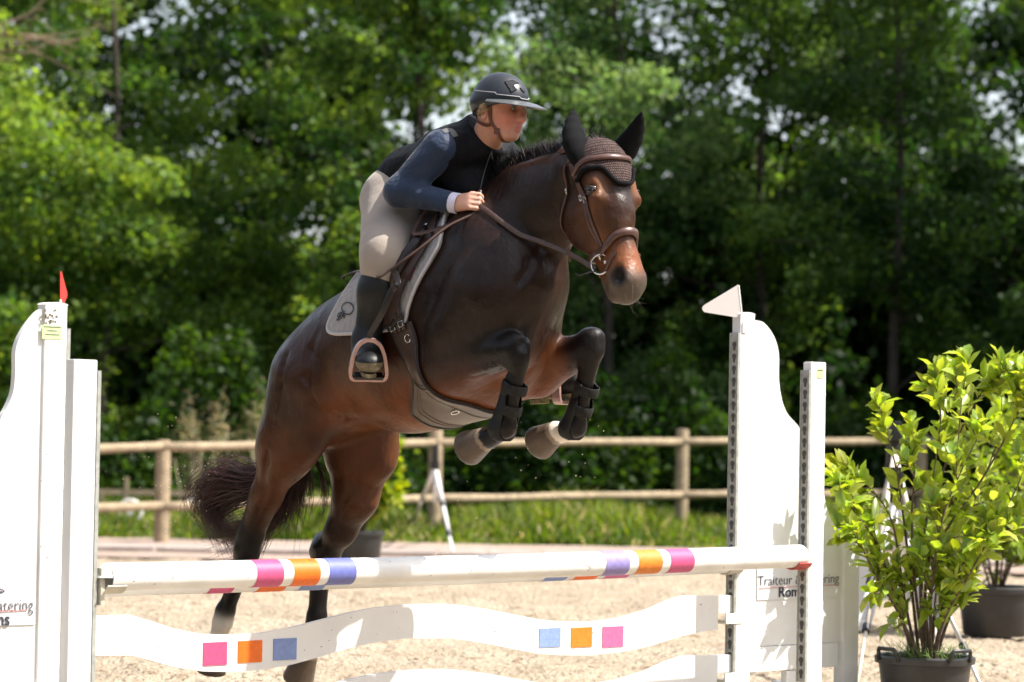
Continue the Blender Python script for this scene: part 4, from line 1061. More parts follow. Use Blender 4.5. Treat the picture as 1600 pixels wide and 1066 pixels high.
t_.links.new(n6.outputs['Fac'], b2_.inputs['Height']); t_.links.new(b1_.outputs[0], b2_.inputs['Normal']); t_.links.new(b2_.outputs[0], b_.inputs['Normal'])
# short-hair streaks
horse = empty('horse', H(560, 1060, 0), 'dark bay horse in mid jump over the poles, brown face turned to the camera', 'horse')
horse_body = npmesh('body', HV, HQ, m_coat, horse, True, HCOL)
HB = BVHTree.FromPolygons([tuple(v) for v in HV.tolist()], HQ.tolist())
def hit(px, py, off=0.0):
    d = ray(px, py); r_ = HB.ray_cast(CAM, d)
    if r_[0] is None: return None, None
    return r_[0] + r_[1] * off, r_[1]
def near(p, off=0.0):
    r_ = HB.find_nearest(Vector(p)); n = r_[1]
    return r_[0] + n * off, n
print('horse linked', time.time() - T0)
# trunk frame: s along the back, th around it (0 = spine, + towards the horse's right side)
A0 = H(505, 590); A1 = H(735, 480); TA = (A1 - A0).normalized(); TU = (Z - TA * Z.dot(TA)).normalized()
def surf(s, th, off=0.0):
    o = A0 + TA * s; d = TU * math.cos(th) + N * math.sin(th)
    r_ = HB.ray_cast(o, d)
    if r_[0] is None: return o + d * .3, d
    if (r_[0] - o).length > .47: r_ = (o + d * .40, d)
    n = r_[1] if r_[1].dot(d) > 0 else -r_[1]
    return r_[0] + (n * .5 + d * .5).normalized() * off, n
def st(px, py):
    p, n = hit(px, py)
    if p is None: return None
    q = p - A0; s = q.dot(TA); q = q - TA * s; return s, math.atan2(q.dot(N), q.dot(TU))
# ================= RIDER =================
def build_sdf(segs, h, infl=0.0, cuts=(), subs=(), it=2):
    A = np.array([list(s_[0]) for s_ in segs] + [list(s_[1]) for s_ in segs]); m = max(max(s_[2], s_[3]) for s_ in segs) * 1.4 + infl + .03
    S = SDF(A.min(0) - m, A.max(0) + m, h)
    for a in segs: S.cone(a[0], a[1], a[2] + infl, a[3] + infl, a[4], a[5] if len(a) > 5 else None)
    for e in subs: S.ell(e[0], e[1], e[2], e[3], 'sub')
    for p, n in cuts: S.plane(p, n)
    V, Q = S.mesh(); return relax(V, Q, it), Q, S
XR = U                                  # rider's body heading
pel = H(636, 308, 0); wai = H(655, 282, 0); che = H(722, 252, 0); nek = H(757, 218, 0)
shR = H(690, 232, .17); elR = H(624, 300, .26); 
def wsurf(px, py): p_, n_ = hit(px, py); return (p_ - HC).dot(N)
wh_ = wsurf(742, 318); wrR = H(714, 318, wh_ + .045); haR = H(738, 317, wh_ + .035)
shL = H(785, 246, -.17); elL = H(772, 310, -.26); wrL = H(772, 318, -.12); haL = H(778, 305, -.06)
hiR = H(616, 318, .10); knR = H(602, 402, .30); anR = H(573, 532, .335); heR = H(573, 553, .325); toR = H(566, 574, .345)
hiL = H(665, 330, -.10); knL = H(742, 410, -.30); anL = H(834, 578, -.40); heL = H(843, 603, -.40); toL = H(872, 606, -.41)
W13 = (N, 1.30)
TORSO = [(pel, wai, .118, .112, .05, (N, 1.2)), (wai, che, .118, .128, .05, (N, 1.3)), (che, che + (nek - che) * .55, .125, .085, .05, (N, 1.5)),
         (H(735, 225, 0), shR, .06, .062, .05), (H(745, 228, 0), shL, .06, .062, .05), (pel, H(626, 310, 0), .115, .112, .04, (N, 1.2))]
ARMR = [(shR, elR, .064, .047, .03), (elR, wrR, .046, .030, .03)]
ARML = [(shL, elL, .062, .045, .03), (elL, wrL, .045, .030, .03)]
THIR = [(hiR, knR, .100, .069, .08), (hiR, knR + (hiR - knR) * .25, .098, .078, .08)]
THIL = [(hiL, knL, .105, .066, .05)]

SHIR = [(knR, lerp(knR, anR, .35), .062, .062, .04), (lerp(knR, anR, .3), anR, .062, .040, .04)]
SHIL = [(knL, lerp(knL, anL, .35), .062, .062, .04), (lerp(knL, anL, .3), anL, .062, .040, .04)]
FOOR = [(anR, heR, .040, .036, .03), (heR, toR, .037, .034, .03, (Z, .85)), (anR, lerp(heR, toR, .6), .036, .032, .03)]
# feet point forwards along the horse, toes a little out and down
tdR = (U * .78 + N * .58 - Z * .22).normalized()
toR = heR + tdR * .155; FOOR = [(anR, heR, .040, .036, .03), (heR, toR, .047, .043, .03, ((Z - tdR * Z.dot(tdR)).normalized(), .74)), (anR - tdR * .0, heR + tdR * .07, .040, .036, .03), (heR, heR - tdR * .02, .036, .034, .02)]
tdL = (U * .93 - N * .25 + Z * .06).normalized()
toL = heL + tdL * .165; FOOL = [(anL, heL, .040, .036, .03), (heL, toL, .038, .033, .03), (anL, heL + tdL * .10, .038, .033, .03)]
# head frame
yaw = R(54); pt = R(8)
h0 = Vector((math.sin(yaw), -math.cos(yaw), 0)); RL = Vector((-math.cos(yaw), -math.sin(yaw), 0))
RF = h0 * math.cos(pt) - Z * math.sin(pt); RU = Z * math.cos(pt) + h0 * math.sin(pt)
RO = H(782, 163, 0.02)
def rh(f, l, u): return RO + RF * f + RL * l + RU * u
RAX = (RF, RL, RU)
lo = np.minimum.reduce([np.array(p) for p in (pel, anR, toR, elR, anL, toL, shL, rh(0, 0, .1), haL)]) - .19
hi = np.maximum.reduce([np.array(p) for p in (pel, anR, toR, elR, anL, toL, shL, rh(.1, 0, .12), haL)]) + .17
RB = SDF(lo, hi, .0048)
for a in TORSO + ARMR + ARML + THIR + THIL + SHIR + SHIL + FOOR + FOOL:
    RB.cone(a[0], a[1], a[2] - .012, a[3] - .012 if a[3] > .035 else a[3] - .004, min(a[4], .03), a[5] if len(a) > 5 else None)
# hands: palm, four curled fingers, thumb
def hand(wr, kn, pal, side):
    """wr wrist, kn knuckle centre, pal = palm facing normal, side = towards the thumb"""
    d = (kn - wr).normalized(); pal = (pal - d * pal.dot(d)).normalized(); sd_ = pal.cross(d); sd_ = sd_ if sd_.dot(side) > 0 else -sd_
    for q in (-.02, .0, .02): RB.cone(wr + sd_ * q * .6, kn + sd_ * q - d * .012, .020, .0145, .012)
    for i, L_ in enumerate((.040, .045, .042, .034)):
        b = kn + sd_ * (.028 - .0185 * i) - d * .004 - pal * .002
        p1 = b + (d * .8 + pal * .6) * L_ * .75; p2 = p1 + (pal * .95 - d * .35) * .026; p3 = p2 + (-d * .9 + pal * .1) * .019
        for A, B, r1, r2 in ((b, p1, .0098, .0090), (p1, p2, .0090, .0084), (p2, p3, .0084, .0072)): RB.cone(A, B, r1, r2, .003)
    t0 = wr + d * .025 + sd_ * .026 + pal * .010; t1 = t0 + (d * .75 + sd_ * .35 + pal * .45) * .036; t2 = t1 + (d * .9 + pal * .35 - sd_ * .2) * .030
    RB.cone(t0, t1, .0135, .0112, .01); RB.cone(t1, t2, .0108, .0088, .004)
    return kn + d * .012 + pal * .026, sd_
gripR, sdR = hand(wrR, H(737, 314, wh_ + .035), -N * .9 - Z * .25, Z)
gripL, sdL = hand(wrL, H(786, 300, -.07), N * .9 - Z * .25, Z)
# neck and head
RB.cone(nek - Z * .03, rh(-.01, 0, -.07), .056, .054, .03); RB.cone(rh(-.035, 0, -.08), nek, .045, .05, .03)
RB.ell(rh(-.005, 0, .005), RAX, (.092, .073, .085), .03)
RB.cone(rh(.035, 0, -.02), rh(.055, 0, -.09), .062, .040, .03, (RL, 1.0))
RB.ell(rh(.062, 0, -.028), RAX, (.032, .052, .062), .03)
RB.ell(rh(.070, 0, -.112), RAX, (.024, .024, .017), .02)                      # chin
for sg in (1, -1):
    RB.cone(rh(-.005, .052 * sg, -.055), rh(.055, .022 * sg, -.108), .018, .016, .025)   # jaw line
    RB.ell(rh(.060, .038 * sg, -.040), RAX, (.026, .024, .024), .025)                    # cheek
    RB.cone(rh(.078, .018 * sg, .012), rh(.066, .048 * sg, .008), .012, .010, .016)      # brow
    RB.ell(rh(.094, .030 * sg, -.008), RAX, (.016, .017, .012), .014, 'sub')             # eye socket
    RB.ell(rh(.104, .0125 * sg, -.050), RAX, (.010, .0085, .008), .010)                  # nostril wing
    RB.ell(rh(.112, .0065 * sg, -.058), RAX, (.006, .004, .004), .004, 'sub')
    # ear: rim and hollow
    RB.ell(rh(-.012, .078 * sg, -.038), ((RF * .9 + RL * sg * .4).normalized(), (RL * sg * .9 - RF * .4).normalized(), RU), (.018, .010, .031), .008)
    RB.ell(rh(-.008, .087 * sg, -.036), RAX, (.009, .008, .016), .005, 'sub')
RB.cone(rh(.084, 0, .002), rh(.108, 0, -.040), .009, .013, .014)             # nose
RB.ell(rh(.112, 0, -.046), RAX, (.014, .011, .011), .010)
RB.ell(rh(.094, 0, -.073), RAX, (.012, .024, .0075), .010)                   # upper lip
RB.ell(rh(.091, 0, -.088), RAX, (.012, .020, .0075), .010)                   # lower lip
RB.cone(rh(.106, .014, -.080), rh(.106, -.014, -.080), .0035, .0035, .004, None, 'sub')
RV, RQ = RB.mesh(); RV = relax(RV, RQ, 2)
skin = (.57, .285, .20)
sd2 = [(rh(.07, .04, -.045), .032, (.58, .205, .145), 3), (rh(.07, -.04, -.045), .032, (.58, .205, .145), 3), (rh(.115, 0, -.045), .018, (.60, .24, .18), 3),
       (rh(.095, 0, -.080), .014, (.48, .16, .13), 6), (rh(.088, .03, -.004), .012, (.38, .19, .14), 3), (haR, .07, (.60, .33, .24), 2), (rh(.07, .04, .014), .012, (.42, .26, .16), 3)]
m_skin = mat('skin', skin, .48, nscale=60, namt=.06, bump=.08, bscale=700, tint=True, sss=.12, spec=.4)
rider = empty('person', H(570, 590, .3), 'rider in dark helmet, black vest and beige breeches leaning forward on the jumping horse', 'person')
npmesh('body', RV, RQ, m_skin, rider, True, colour_field(RV, sd2, skin))
RBV = BVHTree.FromPolygons([tuple(v) for v in RV.tolist()], RQ.tolist())
# eyes
mb = MB()
m_eyew = mat('eye_white', (.34, .29, .26), .2); m_eyed = mat('eye_iris', (.07, .09, .09), .1)
for sg in (1, -1):
    c = rh(.079, .031 * sg, -.008)
    mb = MB().lathe(c, [(.0115 * math.sin(q), -.0115 * math.cos(q)) for q in np.linspace(0.001, math.pi - .001, 13)], 16, RF)
    e = mb.build('eye', m_eyew, rider, smooth=True)
    dirn = (RF + RL * .15).normalized()
    MB().lathe(c + dirn * .0095, [(.0001, .0032), (.003, .0028), (.0052, .0016), (.0056, 0)], 16, dirn).build('iris', m_eyed, e, smooth=True)
# ---- clothes
m_vest = mat('vest_black', (.0045, .0045, .006), .7, nscale=8, namt=.2, bump=1.0, bscale=11, spec=.2, bd=.03)
m_slv = mat('sleeve_navy', (.014, .027, .060), .6, nscale=9, namt=.18, bump=1.0, bscale=10, spec=.25, sheen=.15, bd=.03)
m_cuff = mat('cuff_white', (.62, .60, .74), .8, nscale=200, namt=.1)
m_brch = mat('breeches_beige', (.33, .275, .235), .85, nscale=10, namt=.05, bump=.6, bscale=7, bd=.02, spec=.2, sheen=.2)
m_boot = mat('boot_black', (.005, .005, .005), .5, nscale=12, namt=.2, bump=.5, bscale=18, spec=.4, bd=.008)
def cloth(name, segs, infl, m, cuts=(), h=.006, parent=None, subs=(), col=None):
    V, Q, S = build_sdf(segs, h, infl, cuts, subs)
    return npmesh(name, V, Q, m, parent or rider, True)
vd = (che - wai).normalized()
vest = cloth('vest', TORSO[1:5] + [(lerp(pel, wai, .20), wai, .121, .116, .05, (N, 1.27)), (lerp(che, nek, .3), nek - Z * .005, .085, .066, .04, (N, 1.1)), (nek - Z * .01, H(751, 200, 0), .066, .058, .03), (H(668, 300, 0), H(748, 300, 0), .075, .07, .05, (N, 1.5))], .009, m_vest,
      cuts=[(lerp(pel, wai, -.05), (pel - wai).normalized()), (H(760, 209, 0), (h0 * .72 + Z * .62).normalized())], h=.0065)
cloth('sleeve', ARMR, .008, m_slv, cuts=[(wrR - (wrR - elR).normalized() * .02, (wrR - elR).normalized())], h=.005)
cloth('sleeve', ARML, .008, m_slv, cuts=[(wrL - (wrL - elL).normalized() * .02, (wrL - elL).normalized())], h=.006)
for wr_, el_ in ((wrR, elR), (wrL, elL)):
    d_ = (wr_ - el_).normalized()
    MB().lathe(wr_ - d_ * .045, [(.034, 0), (.037, .002), (.0395, .052), (.036, .054), (.033, .05), (.031, .01)], 28, d_).build('cuff', m_cuff, rider, smooth=True)
cloth('breeches', [(pel, lerp(pel, wai, .55), .118, .113, .05, (N, 1.2)), TORSO[5]] + THIR + THIL + [(knR, lerp(knR, anR, .22), .064, .060, .08), (knL, lerp(knL, anL, .2), .062, .058, .03)], .006, m_brch,
      h=.0065)
def boot(name, SH, FO, kn, an, he, to, td, far=False):
    segs = [(lerp(kn, an, .16), lerp(kn, an, .42), .062, .062, .04), (lerp(kn, an, .4), an, .061, .041, .04)] + FO
    V, Q, S = build_sdf(segs, .005, .008, cuts=[(lerp(kn, an, .13) + Z * .0, ((kn - an).normalized() + U * .75 - N * .1).normalized())])
    b = npmesh(name, V, Q, m_boot, rider, True)
    up = (Z - td * Z.dot(td)).normalized(); sd_ = td.cross(up)
    # sole: outline swept under the foot
    base = he - up * .043
    poly = []
    for t_ in np.linspace(0, 2 * math.pi, 28, endpoint=False):
        x = math.cos(t_); y = math.sin(t_); poly.append((.075 + .118 * x, y * (.036 + .006 * x - .008 * (1 - x * x))))
    MB().prism(poly, base, td, sd_, up, -.010, .004).prism([(x * .33 - .028, y * .9) for x, y in poly], base, td, sd_, up, -.026, -.0105).build('sole', m_sole, b)
    return b
m_sole = mat('sole_dusty', (.20, .165, .09), .8, nscale=60, namt=.5, bump=.5, bscale=90)
bR = boot('boot', SHIR, FOOR, knR, anR, heR, toR, tdR)
bL = boot('boot', SHIL, FOOL, knL, anL, heL, toL, tdL)
m_dust = mat('toe_dust', (.13, .105, .06), .5, nscale=70, namt=.5)
m_sil = mat('silver_metal', (.72, .70, .68), .22, metal=1.0)
m_gry = mat('grey_trim', (.085, .085, .085), .6)
# helmet
m_helm = mat('helmet_dark', (.020, .023, .029), .36, spec=.5, bump=.06, bscale=900)
m_visor = mat('visor_grey', (.085, .088, .092), .30, spec=.5)
hl = SDF(np.array(rh(0, 0, .03)) - .19, np.array(rh(0, 0, .03)) + .19, .0045)
hl.ell(rh(-.002, 0, .018), RAX, (.112, .094, .100), .02)
hl.cone(rh(-.068, 0, -.012), rh(-.080, 0, -.050), .052, .030, .03, (RL, 1.35))
hl.ell(rh(.010, 0, -.055), RAX, (.108, .080, .100), .008, 'sub')
hl.plane(rh(0, 0, -.018), (-RU * .94 + RF * .34).normalized())
HLV, HLQ = hl.mesh(); HLV = relax(HLV, HLQ, 2)
helmet = npmesh('helmet', HLV, HLQ, m_helm, rider, True)
HLB = BVHTree.FromPolygons([tuple(v) for v in HLV.tolist()], HLQ.tolist())
def hlm(f, l, u, off=0.0):
    """point on the helmet shell in the direction (f,l,u) from its centre"""
    d = (RF * f + RL * l + RU * u).normalized(); c = rh(-.008, 0, .018)
    r_ = HLB.ray_cast(c + d * .3, -d)
    return (r_[0] + d * off, d) if r_[0] else (c + d * .1, d)
# visor: a thin brim, widest in front
vv = []; ff = []; K = 41
for i in range(K):
    a = R(-82 + 164 * i / (K - 1)); e = .012 + .075 * max(0, math.cos(a)) ** 1.1
    dirv = RF * math.cos(a) + RL * math.sin(a)
    e0 = rh(-.008, 0, 0) + RF * math.cos(a) * .108 + RL * math.sin(a) * .091 + RU * (.010 + .012 * math.cos(a))
    e1 = e0 + dirv * e - RU * (.006 + .16 * e)
    for p_ in (e0, lerp(e0, e1, .5) + RU * .004, e1, e1 - RU * .0035, lerp(e0, e1, .5), e0 - RU * .004): vv.append(p_)
for i in range(K - 1):
    for k in range(6): ff.append([i * 6 + k, i * 6 + (k + 1) % 6, (i + 1) * 6 + (k + 1) % 6, (i + 1) * 6 + k])
ff += [list(range(6))[::-1], [(K - 1) * 6 + k for k in range(6)]]
MB().add(vv, ff).build('visor', m_visor, helmet, sharp=40)
# piping line and emblem on the helmet
pl = [hlm(math.cos(R(a)), math.sin(R(a)), .14 + (.07 if abs(a) > 60 else .0) - (.05 if abs(a) < 14 else 0), .001) for a in range(-130, 131, 5)]
MB().ribbon([p for p, n in pl], [n for p, n in pl], .003, .0016).build('piping', mat('piping_light', (.45, .45, .46), .4), helmet)
em = [(-.028, .016), (.008, .032), (.030, .012), (.004, .002), (.013, -.018), (-.006, -.030), (-.018, -.006)]
def emb(poly, a0, u0, nm, m, off):
    n = len(poly); top = []; 
    for x, y in poly:
        a = R(a0) - x / .10; top.append(hlm(math.cos(a), math.sin(a), u0 + y / .10, off))
    bot = [p - n_ * .004 for p, n_ in top]; vs_ = [p for p, n_ in top] + bot
    MB().add(vs_, [list(range(n))] + [[i, (i + 1) % n, n + (i + 1) % n, n + i] for i in range(n)]).build(nm, m, helmet)
m_emb = mat('emblem_glint', (.045, .045, .05), .95, spec=.05, nscale=300, namt=.7)
emb([(x * 1.15, y * 1.15) for x, y in em], 28, .58, 'emblem', mat('emblem_edge', (.006, .006, .007), .8, spec=.1), .003)
emb(em, 28, .58, 'emblem', m_emb, .0036)
emb([(-.010, .006), (.004, .002), (.012, -.008), (.006, -.012), (-.006, -.004)], 5, .42, 'emblem', mat('emblem_edge2', (.01, .01, .012), .2), .004)
# chin strap (brown leather) on the skin
m_strap = mat('strap_brown', (.115, .036, .020), .5, nscale=40, namt=.2, bump=.2)
def onskin(f, l, u, off=.003):
    d = (RF * f + RL * l + RU * u); c = rh(-.0, 0, -.03); dn = d.normalized()
    r_ = RBV.ray_cast(c + dn * .2, -dn); return (r_[0] + dn * off, dn) if r_[0] else (c + dn * .08, dn)
smb = MB()
for sg in (1, -1):
    c1 = spline([(.018, .10 * sg, .055), (.016, .10 * sg, .01), (.022, .09 * sg, -.05), (.05, .055 * sg, -.09), (.05, .0, -.115)], 6)
    q = [onskin(*p) for p in c1]; smb.ribbon([a for a, b in q], [b for a, b in q], .013, .003)
    c2 = spline([(-.09, .03 * sg, -.03), (-.055, .075 * sg, -.062), (-.01, .085 * sg, -.072), (.024, .08 * sg, -.060)], 6)
    q = [onskin(*p, .005) for p in c2]; smb.ribbon([a for a, b in q], [b for a, b in q], .013, .003)
    q = onskin(.045, .062 * sg, -.082, .006); smb.box(q[0], (.012, .009, .003), (RF, RU, q[1]))
smb.build('chin_strap', m_strap, helmet, sharp=60)
# hair: tufts swept back over the ear and into the helmet
m_hair = mat('hair_blond', (.36, .24, .13), .55, nscale=150, namt=.45)
rnd = random.Random(5)
for sg in (1, -1):
    hmb = MB()
    for i in range(80):
        a0 = rnd.uniform(-.2, 1); u0 = .045 - .03 * rnd.random()
        f0 = .012 - .03 * a0; q = []
        for t_ in np.linspace(0, 1, 6):
            f = f0 - t_ * (.055); u = u0 - .010 - .030 * t_ * (1 + .4 * math.sin(i)) ; l = .085
            p_, n_ = onskin(f, l * sg * (1 - .25 * t_), u, .003 + .006 * math.sin(t_ * 3) + .002 * (i % 3)); q.append(p_)
        hmb.tube(q, [.0010, .0016, .0018, .0016, .0012, .0005], 5)
    hmb.build('hair', m_hair, rider, smooth=True)
# vest details: zip, pull tab, reflective shoulder piece, collar
RVV = BVHTree.FromObject(vest, bpy.context.evaluated_depsgraph_get()) if False else None
me_ = vest.data; cs = np.empty(len(me_.vertices) * 3, np.float32); me_.vertices.foreach_get('co', cs); vl = [tuple(v) for v in cs.reshape(-1, 3).tolist()]
RVV = BVHTree.FromPolygons(vl, [list(p.vertices) for p in me_.polygons])
def onvest(px, py, off=.001):
    d = ray(px, py); r_ = RVV.ray_cast(CAM, d); return (r_[0] + r_[1] * off, r_[1]) if r_[0] else (None, None)
def vstrip(pts, w_, th, name, m, off=.001):
    q = [onvest(*p, off) for p in spline(pts, 5)]; q = [x for x in q if x[0]]
    if len(q) > 1: MB().ribbon([a for a, b in q], [b for a, b in q], w_, th).build(name, m, vest)
vstrip([(768, 236), (762, 252), (755, 275), (748, 305)], .004, .002, 'zip', m_gry)
vstrip([(768, 238), (769, 248)], .006, .004, 'zip_pull', m_gry)
vstrip([(692, 206), (704, 204), (712, 214)], .028, .0015, 'shoulder_patch', m_gry)
# dusty toe cap on the near boot
tc_ = []
upr_ = (Z - tdR * Z.dot(tdR)).normalized(); sdr_ = tdR.cross(upr_)
bme = bR.data; cs = np.empty(len(bme.vertices) * 3, np.float32); bme.vertices.foreach_get('co', cs)
BTV = BVHTree.FromPolygons([tuple(v) for v in cs.reshape(-1, 3).tolist()], [list(p.vertices) for p in bme.polygons])
cen = heR + tdR * .12; V_ = []; F_ = []
for i in range(9):
    for k in range(17):
        el = R(-40 + 44 * i / 8); az = R(-62 + 124 * k / 16); d = tdR * math.cos(el) * math.cos(az) + sdr_ * math.cos(el) * math.sin(az) + upr_ * math.sin(el)
        r_ = BTV.ray_cast(cen + d * .15, -d); V_.append((r_[0] if r_[0] else cen + d * .04) + d * .0018)
for i in range(8):
    for k in range(16): a = i * 17 + k; F_.append([a, a + 1, a + 18, a + 17])
MB().add(V_, F_).build('toe_cap', m_dust, bR, smooth=True)
print('rider', time.time() - T0)
# ================= TACK =================
m_lea = mat('leather_brown', (.050, .024, .017), .36, nscale=40, namt=.18, bump=.15, bscale=300, spec=.5)
m_gst = mat('girth_leather', (.070, .046, .036), .42, nscale=40, namt=.15, bump=.15, bscale=300)
m_lead = mat('leather_dark', (.014, .009, .008), .38, nscale=40, namt=.2, bump=.15, bscale=300)
m_leag = mat('leather_taupe', (.115, .088, .072), .38, nscale=30, namt=.12, bump=.12, bscale=300)
m_pad = mat('pad_grey', (.30, .28, .275), .9, nscale=40, namt=.06, sheen=.2)
m_rose = mat('rose_metal', (.42, .27, .245), .38, metal=.55, nscale=30, namt=.15)
# quilting on the pad
t_ = m_pad.node_tree; b_ = t_.nodes['Principled BSDF']; uvn = t_.nodes.new('ShaderNodeAttribute'); uvn.attribute_name = 'tint'
w1 = t_.nodes.new('ShaderNodeTexWave'); w1.wave_type = 'BANDS'; w1.bands_direction = 'DIAGONAL'; w1.inputs['Scale'].default_value = 12
w2 = t_.nodes.new('ShaderNodeTexWave'); w2.wave_type = 'BANDS'; w2.bands_direction = 'X'; w2.inputs['Scale'].default_value = 14
tcn = t_.nodes.new('ShaderNodeTexCoord'); mn = t_.nodes.new('ShaderNodeMath'); mn.operation = 'MINIMUM'
t_.links.new(tcn.outputs['Object'], w1.inputs['Vector']); t_.links.new(tcn.outputs['Object'], w2.inputs['Vector'])
t_.links.new(w1.outputs['Fac'], mn.inputs[0]); t_.links.new(w2.outputs['Fac'], mn.inputs[1])
bp_ = t_.nodes.new('ShaderNodeBump'); bp_.inputs['Strength'].default_value = .45; bp_.inputs['Distance'].default_value = .006
t_.links.new(mn.outputs[0], bp_.inputs['Height']); t_.links.new(bp_.outputs[0], b_.inputs['Normal'])

def patch(name, rows, off, th, m, parent=None, smooth=True, edge=None):
    """rows: grid of (s, theta) -> sheet lying on the horse, th thick"""
    R_, K_ = len(rows), len(rows[0]); top = []; bot = []
    for row in rows:
        for s_v, th_v in row:
            p, n = surf(s_v, th_v, 0); d = (TU * math.cos(th_v) + N * math.sin(th_v)); n = (n + d).normalized()
            top.append(p + n * (off + th)); bot.append(p + n * off)
    V = top + bot; M_ = R_ * K_; F = []
    for i in range(R_ - 1):
        for k in range(K_ - 1):
            a = i * K_ + k; F.append([a, a + 1, a + K_ + 1, a + K_]); F.append([M_ + a, M_ + a + K_, M_ + a + K_ + 1, M_ + a + 1])
    rim = [k for k in range(K_)] + [i * K_ + K_ - 1 for i in range(1, R_)] + [(R_ - 1) * K_ + k for k in range(K_ - 2, -1, -1)] + [i * K_ for i in range(R_ - 2, 0, -1)]
    for a, b in zip(rim, rim[1:] + rim[:1]): F.append([a, M_ + a, M_ + b, b])
    return MB().add(V, F).build(name, m, parent, sharp=50), [top[a] for a in rim], rim
D_ = math.radians
# saddle pad: s range as a function of theta (front edge, rear edge), both sides
fr = [(0, 1.02), (20, 1.045), (40, 1.05), (53, 1.045), (67, .985), (82, .925), (96, .875), (104, .845)]
rr = [(0, .50), (40, .47), (56, .40), (62, .37), (68, .352), (74, .355), (79, .385), (84, .44), (88, .50), (94, .60), (99, .70), (102, .80), (104, .83)]
def interp(t, x): return float(np.interp(x, [a for a, b in t], [b for a, b in t]))
rows = []
for th_ in np.linspace(-102, 102, 69):
    f_, r0_ = interp(fr, abs(th_)), interp(rr, abs(th_)); rows.append([(r0_ + (f_ - r0_) * q, D_(th_)) for q in np.linspace(0, 1, 22)])
pad = empty('saddle_pad', tuple(surf(.7, 0, .02)[0]), 'light grey quilted pad between the brown saddle and the horse', 'saddle pad')
_, rimp, _r = patch('quilted_cloth', rows, .002, .012, m_pad, pad)
MB().tube(rimp, .0065, 8, closed=True).build('edging', mat('pad_edging', (.50, .47, .46), .8), pad, smooth=True)
# lettering on the pad corner (SPA.. runs under the boot)
m_ink = mat('ink_dark', (.015, .015, .02), .6)
def pad_pt(px, py, off=.017):
    p, n = hit(px, py, off); return p, n
p0, n0 = pad_pt(532, 503); p1, n1 = pad_pt(552, 496)
me = text('lettering', 'SPA', .043, m_ink, p0, (p1 - p0), n0.cross(p1 - p0), pad, bold=.0016)
for v in me.vertices:
    q, nq = near(v.co, 0); v.co = q + nq * (.0165 + (.0015 if (v.co - q).dot(nq) > .0 else 0))
link('lettering', me, m_ink, pad)
c_ = [pad_pt(549 + 9 * math.cos(a), 484 + 9 * math.sin(a), .0165) for a in np.linspace(0, 2 * math.pi, 20, endpoint=False)]
MB().ribbon([a for a, b in c_], [b for a, b in c_], .005, .0015, closed=True).build('round_logo', m_ink, pad)
# small dark-red badge on the front edge
q0, nq0 = pad_pt(644, 440, .016); q1, _ = pad_pt(652, 421, .016)
ba_ = (q1 - q0).normalized()
MB().ribbon([lerp(q0, q1, t) for t in (0, .5, 1)], [nq0] * 3, .015, .0016).build('badge', mat('badge_red', (.14, .02, .03), .6), pad)
for k_ in range(4):
    cpt = lerp(q0, q1, .18 + .2 * k_) + nq0 * .002
    MB().ribbon([cpt - ba_ * .0016, cpt + ba_ * .0016], [nq0] * 2, .007, .0008).build('badge_mark', m_pad, pad)

# saddle: seat body (blob over the spine), flaps, knee blocks, stirrup leathers
sad = empty('saddle', tuple(surf(.75, 0, .02)[0]), 'dark brown leather jumping saddle under the rider', 'saddle')
def up_(s_v, h_, l_=0): return surf(s_v, 0, 0)[0] + TU * h_ + N * l_
ss = SDF(np.array(up_(.75, .05)) - .42, np.array(up_(.75, .05)) + .42, .008)
ss.cone(up_(.55, .055), up_(.80, .03), .085, .07, .05, (N, 1.5)); ss.cone(up_(.53, .06, .07), up_(.53, .06, -.07), .05, .05, .04)
ss.cone(up_(.80, .03), up_(.965, .045), .07, .05, .05, (N, 1.1)); ss.cone(up_(.97, .05, .03), up_(.97, .05, -.03), .035, .035, .03)
for a in (TORSO[0], TORSO[5], THIR[0], THIL[0]): ss.cone(a[0], a[1], a[2] + .008, a[3] + .008, .01, a[5] if len(a) > 5 else None, 'sub')
SV, SQ = ss.mesh(); npmesh('seat', relax(SV, SQ, 2), SQ, m_lea, sad, True)
for sg in (1, -1):
    ff_ = [(18, 1.0), (35, 1.02), (45, 1.012), (60, .965), (75, .905), (90, .845), (98, .79)]
    rf_ = [(18, .62), (45, .60), (60, .62), (80, .66), (90, .69), (98, .73)]
    rows = [[(interp(rf_, t) + (interp(ff_, t) - interp(rf_, t)) * q, D_(t * sg)) for q in np.linspace(0, 1, 14)] for t in np.linspace(18, 98, 22)]
    fl, rim_, _r = patch('flap', rows, .024, .006, m_lea, sad)
    MB().tube(rim_, .004, 6, closed=True).build('piping', m_lead, fl, smooth=True)
    kb = [surf(s_v, D_(t * sg), .036)[0] for s_v, t in ((.965, 36), (.94, 48), (.90, 58), (.86, 68), (.83, 76))]
    MB().tube([Vector(v) for v in spline(kb, 5)], [.004 + .020 * math.sin(math.pi * i / 20) ** .5 for i in range(21)], 10).build('knee_block', m_lead, sad, smooth=True)
    cp, cn = surf(.955, D_(34 * sg), .034)
    MB().lathe(cp, [(.0001, .006), (.007, .005), (.010, .002), (.010, 0)], 14, cn).build('dee_stud', m_sil, sad, smooth=True)

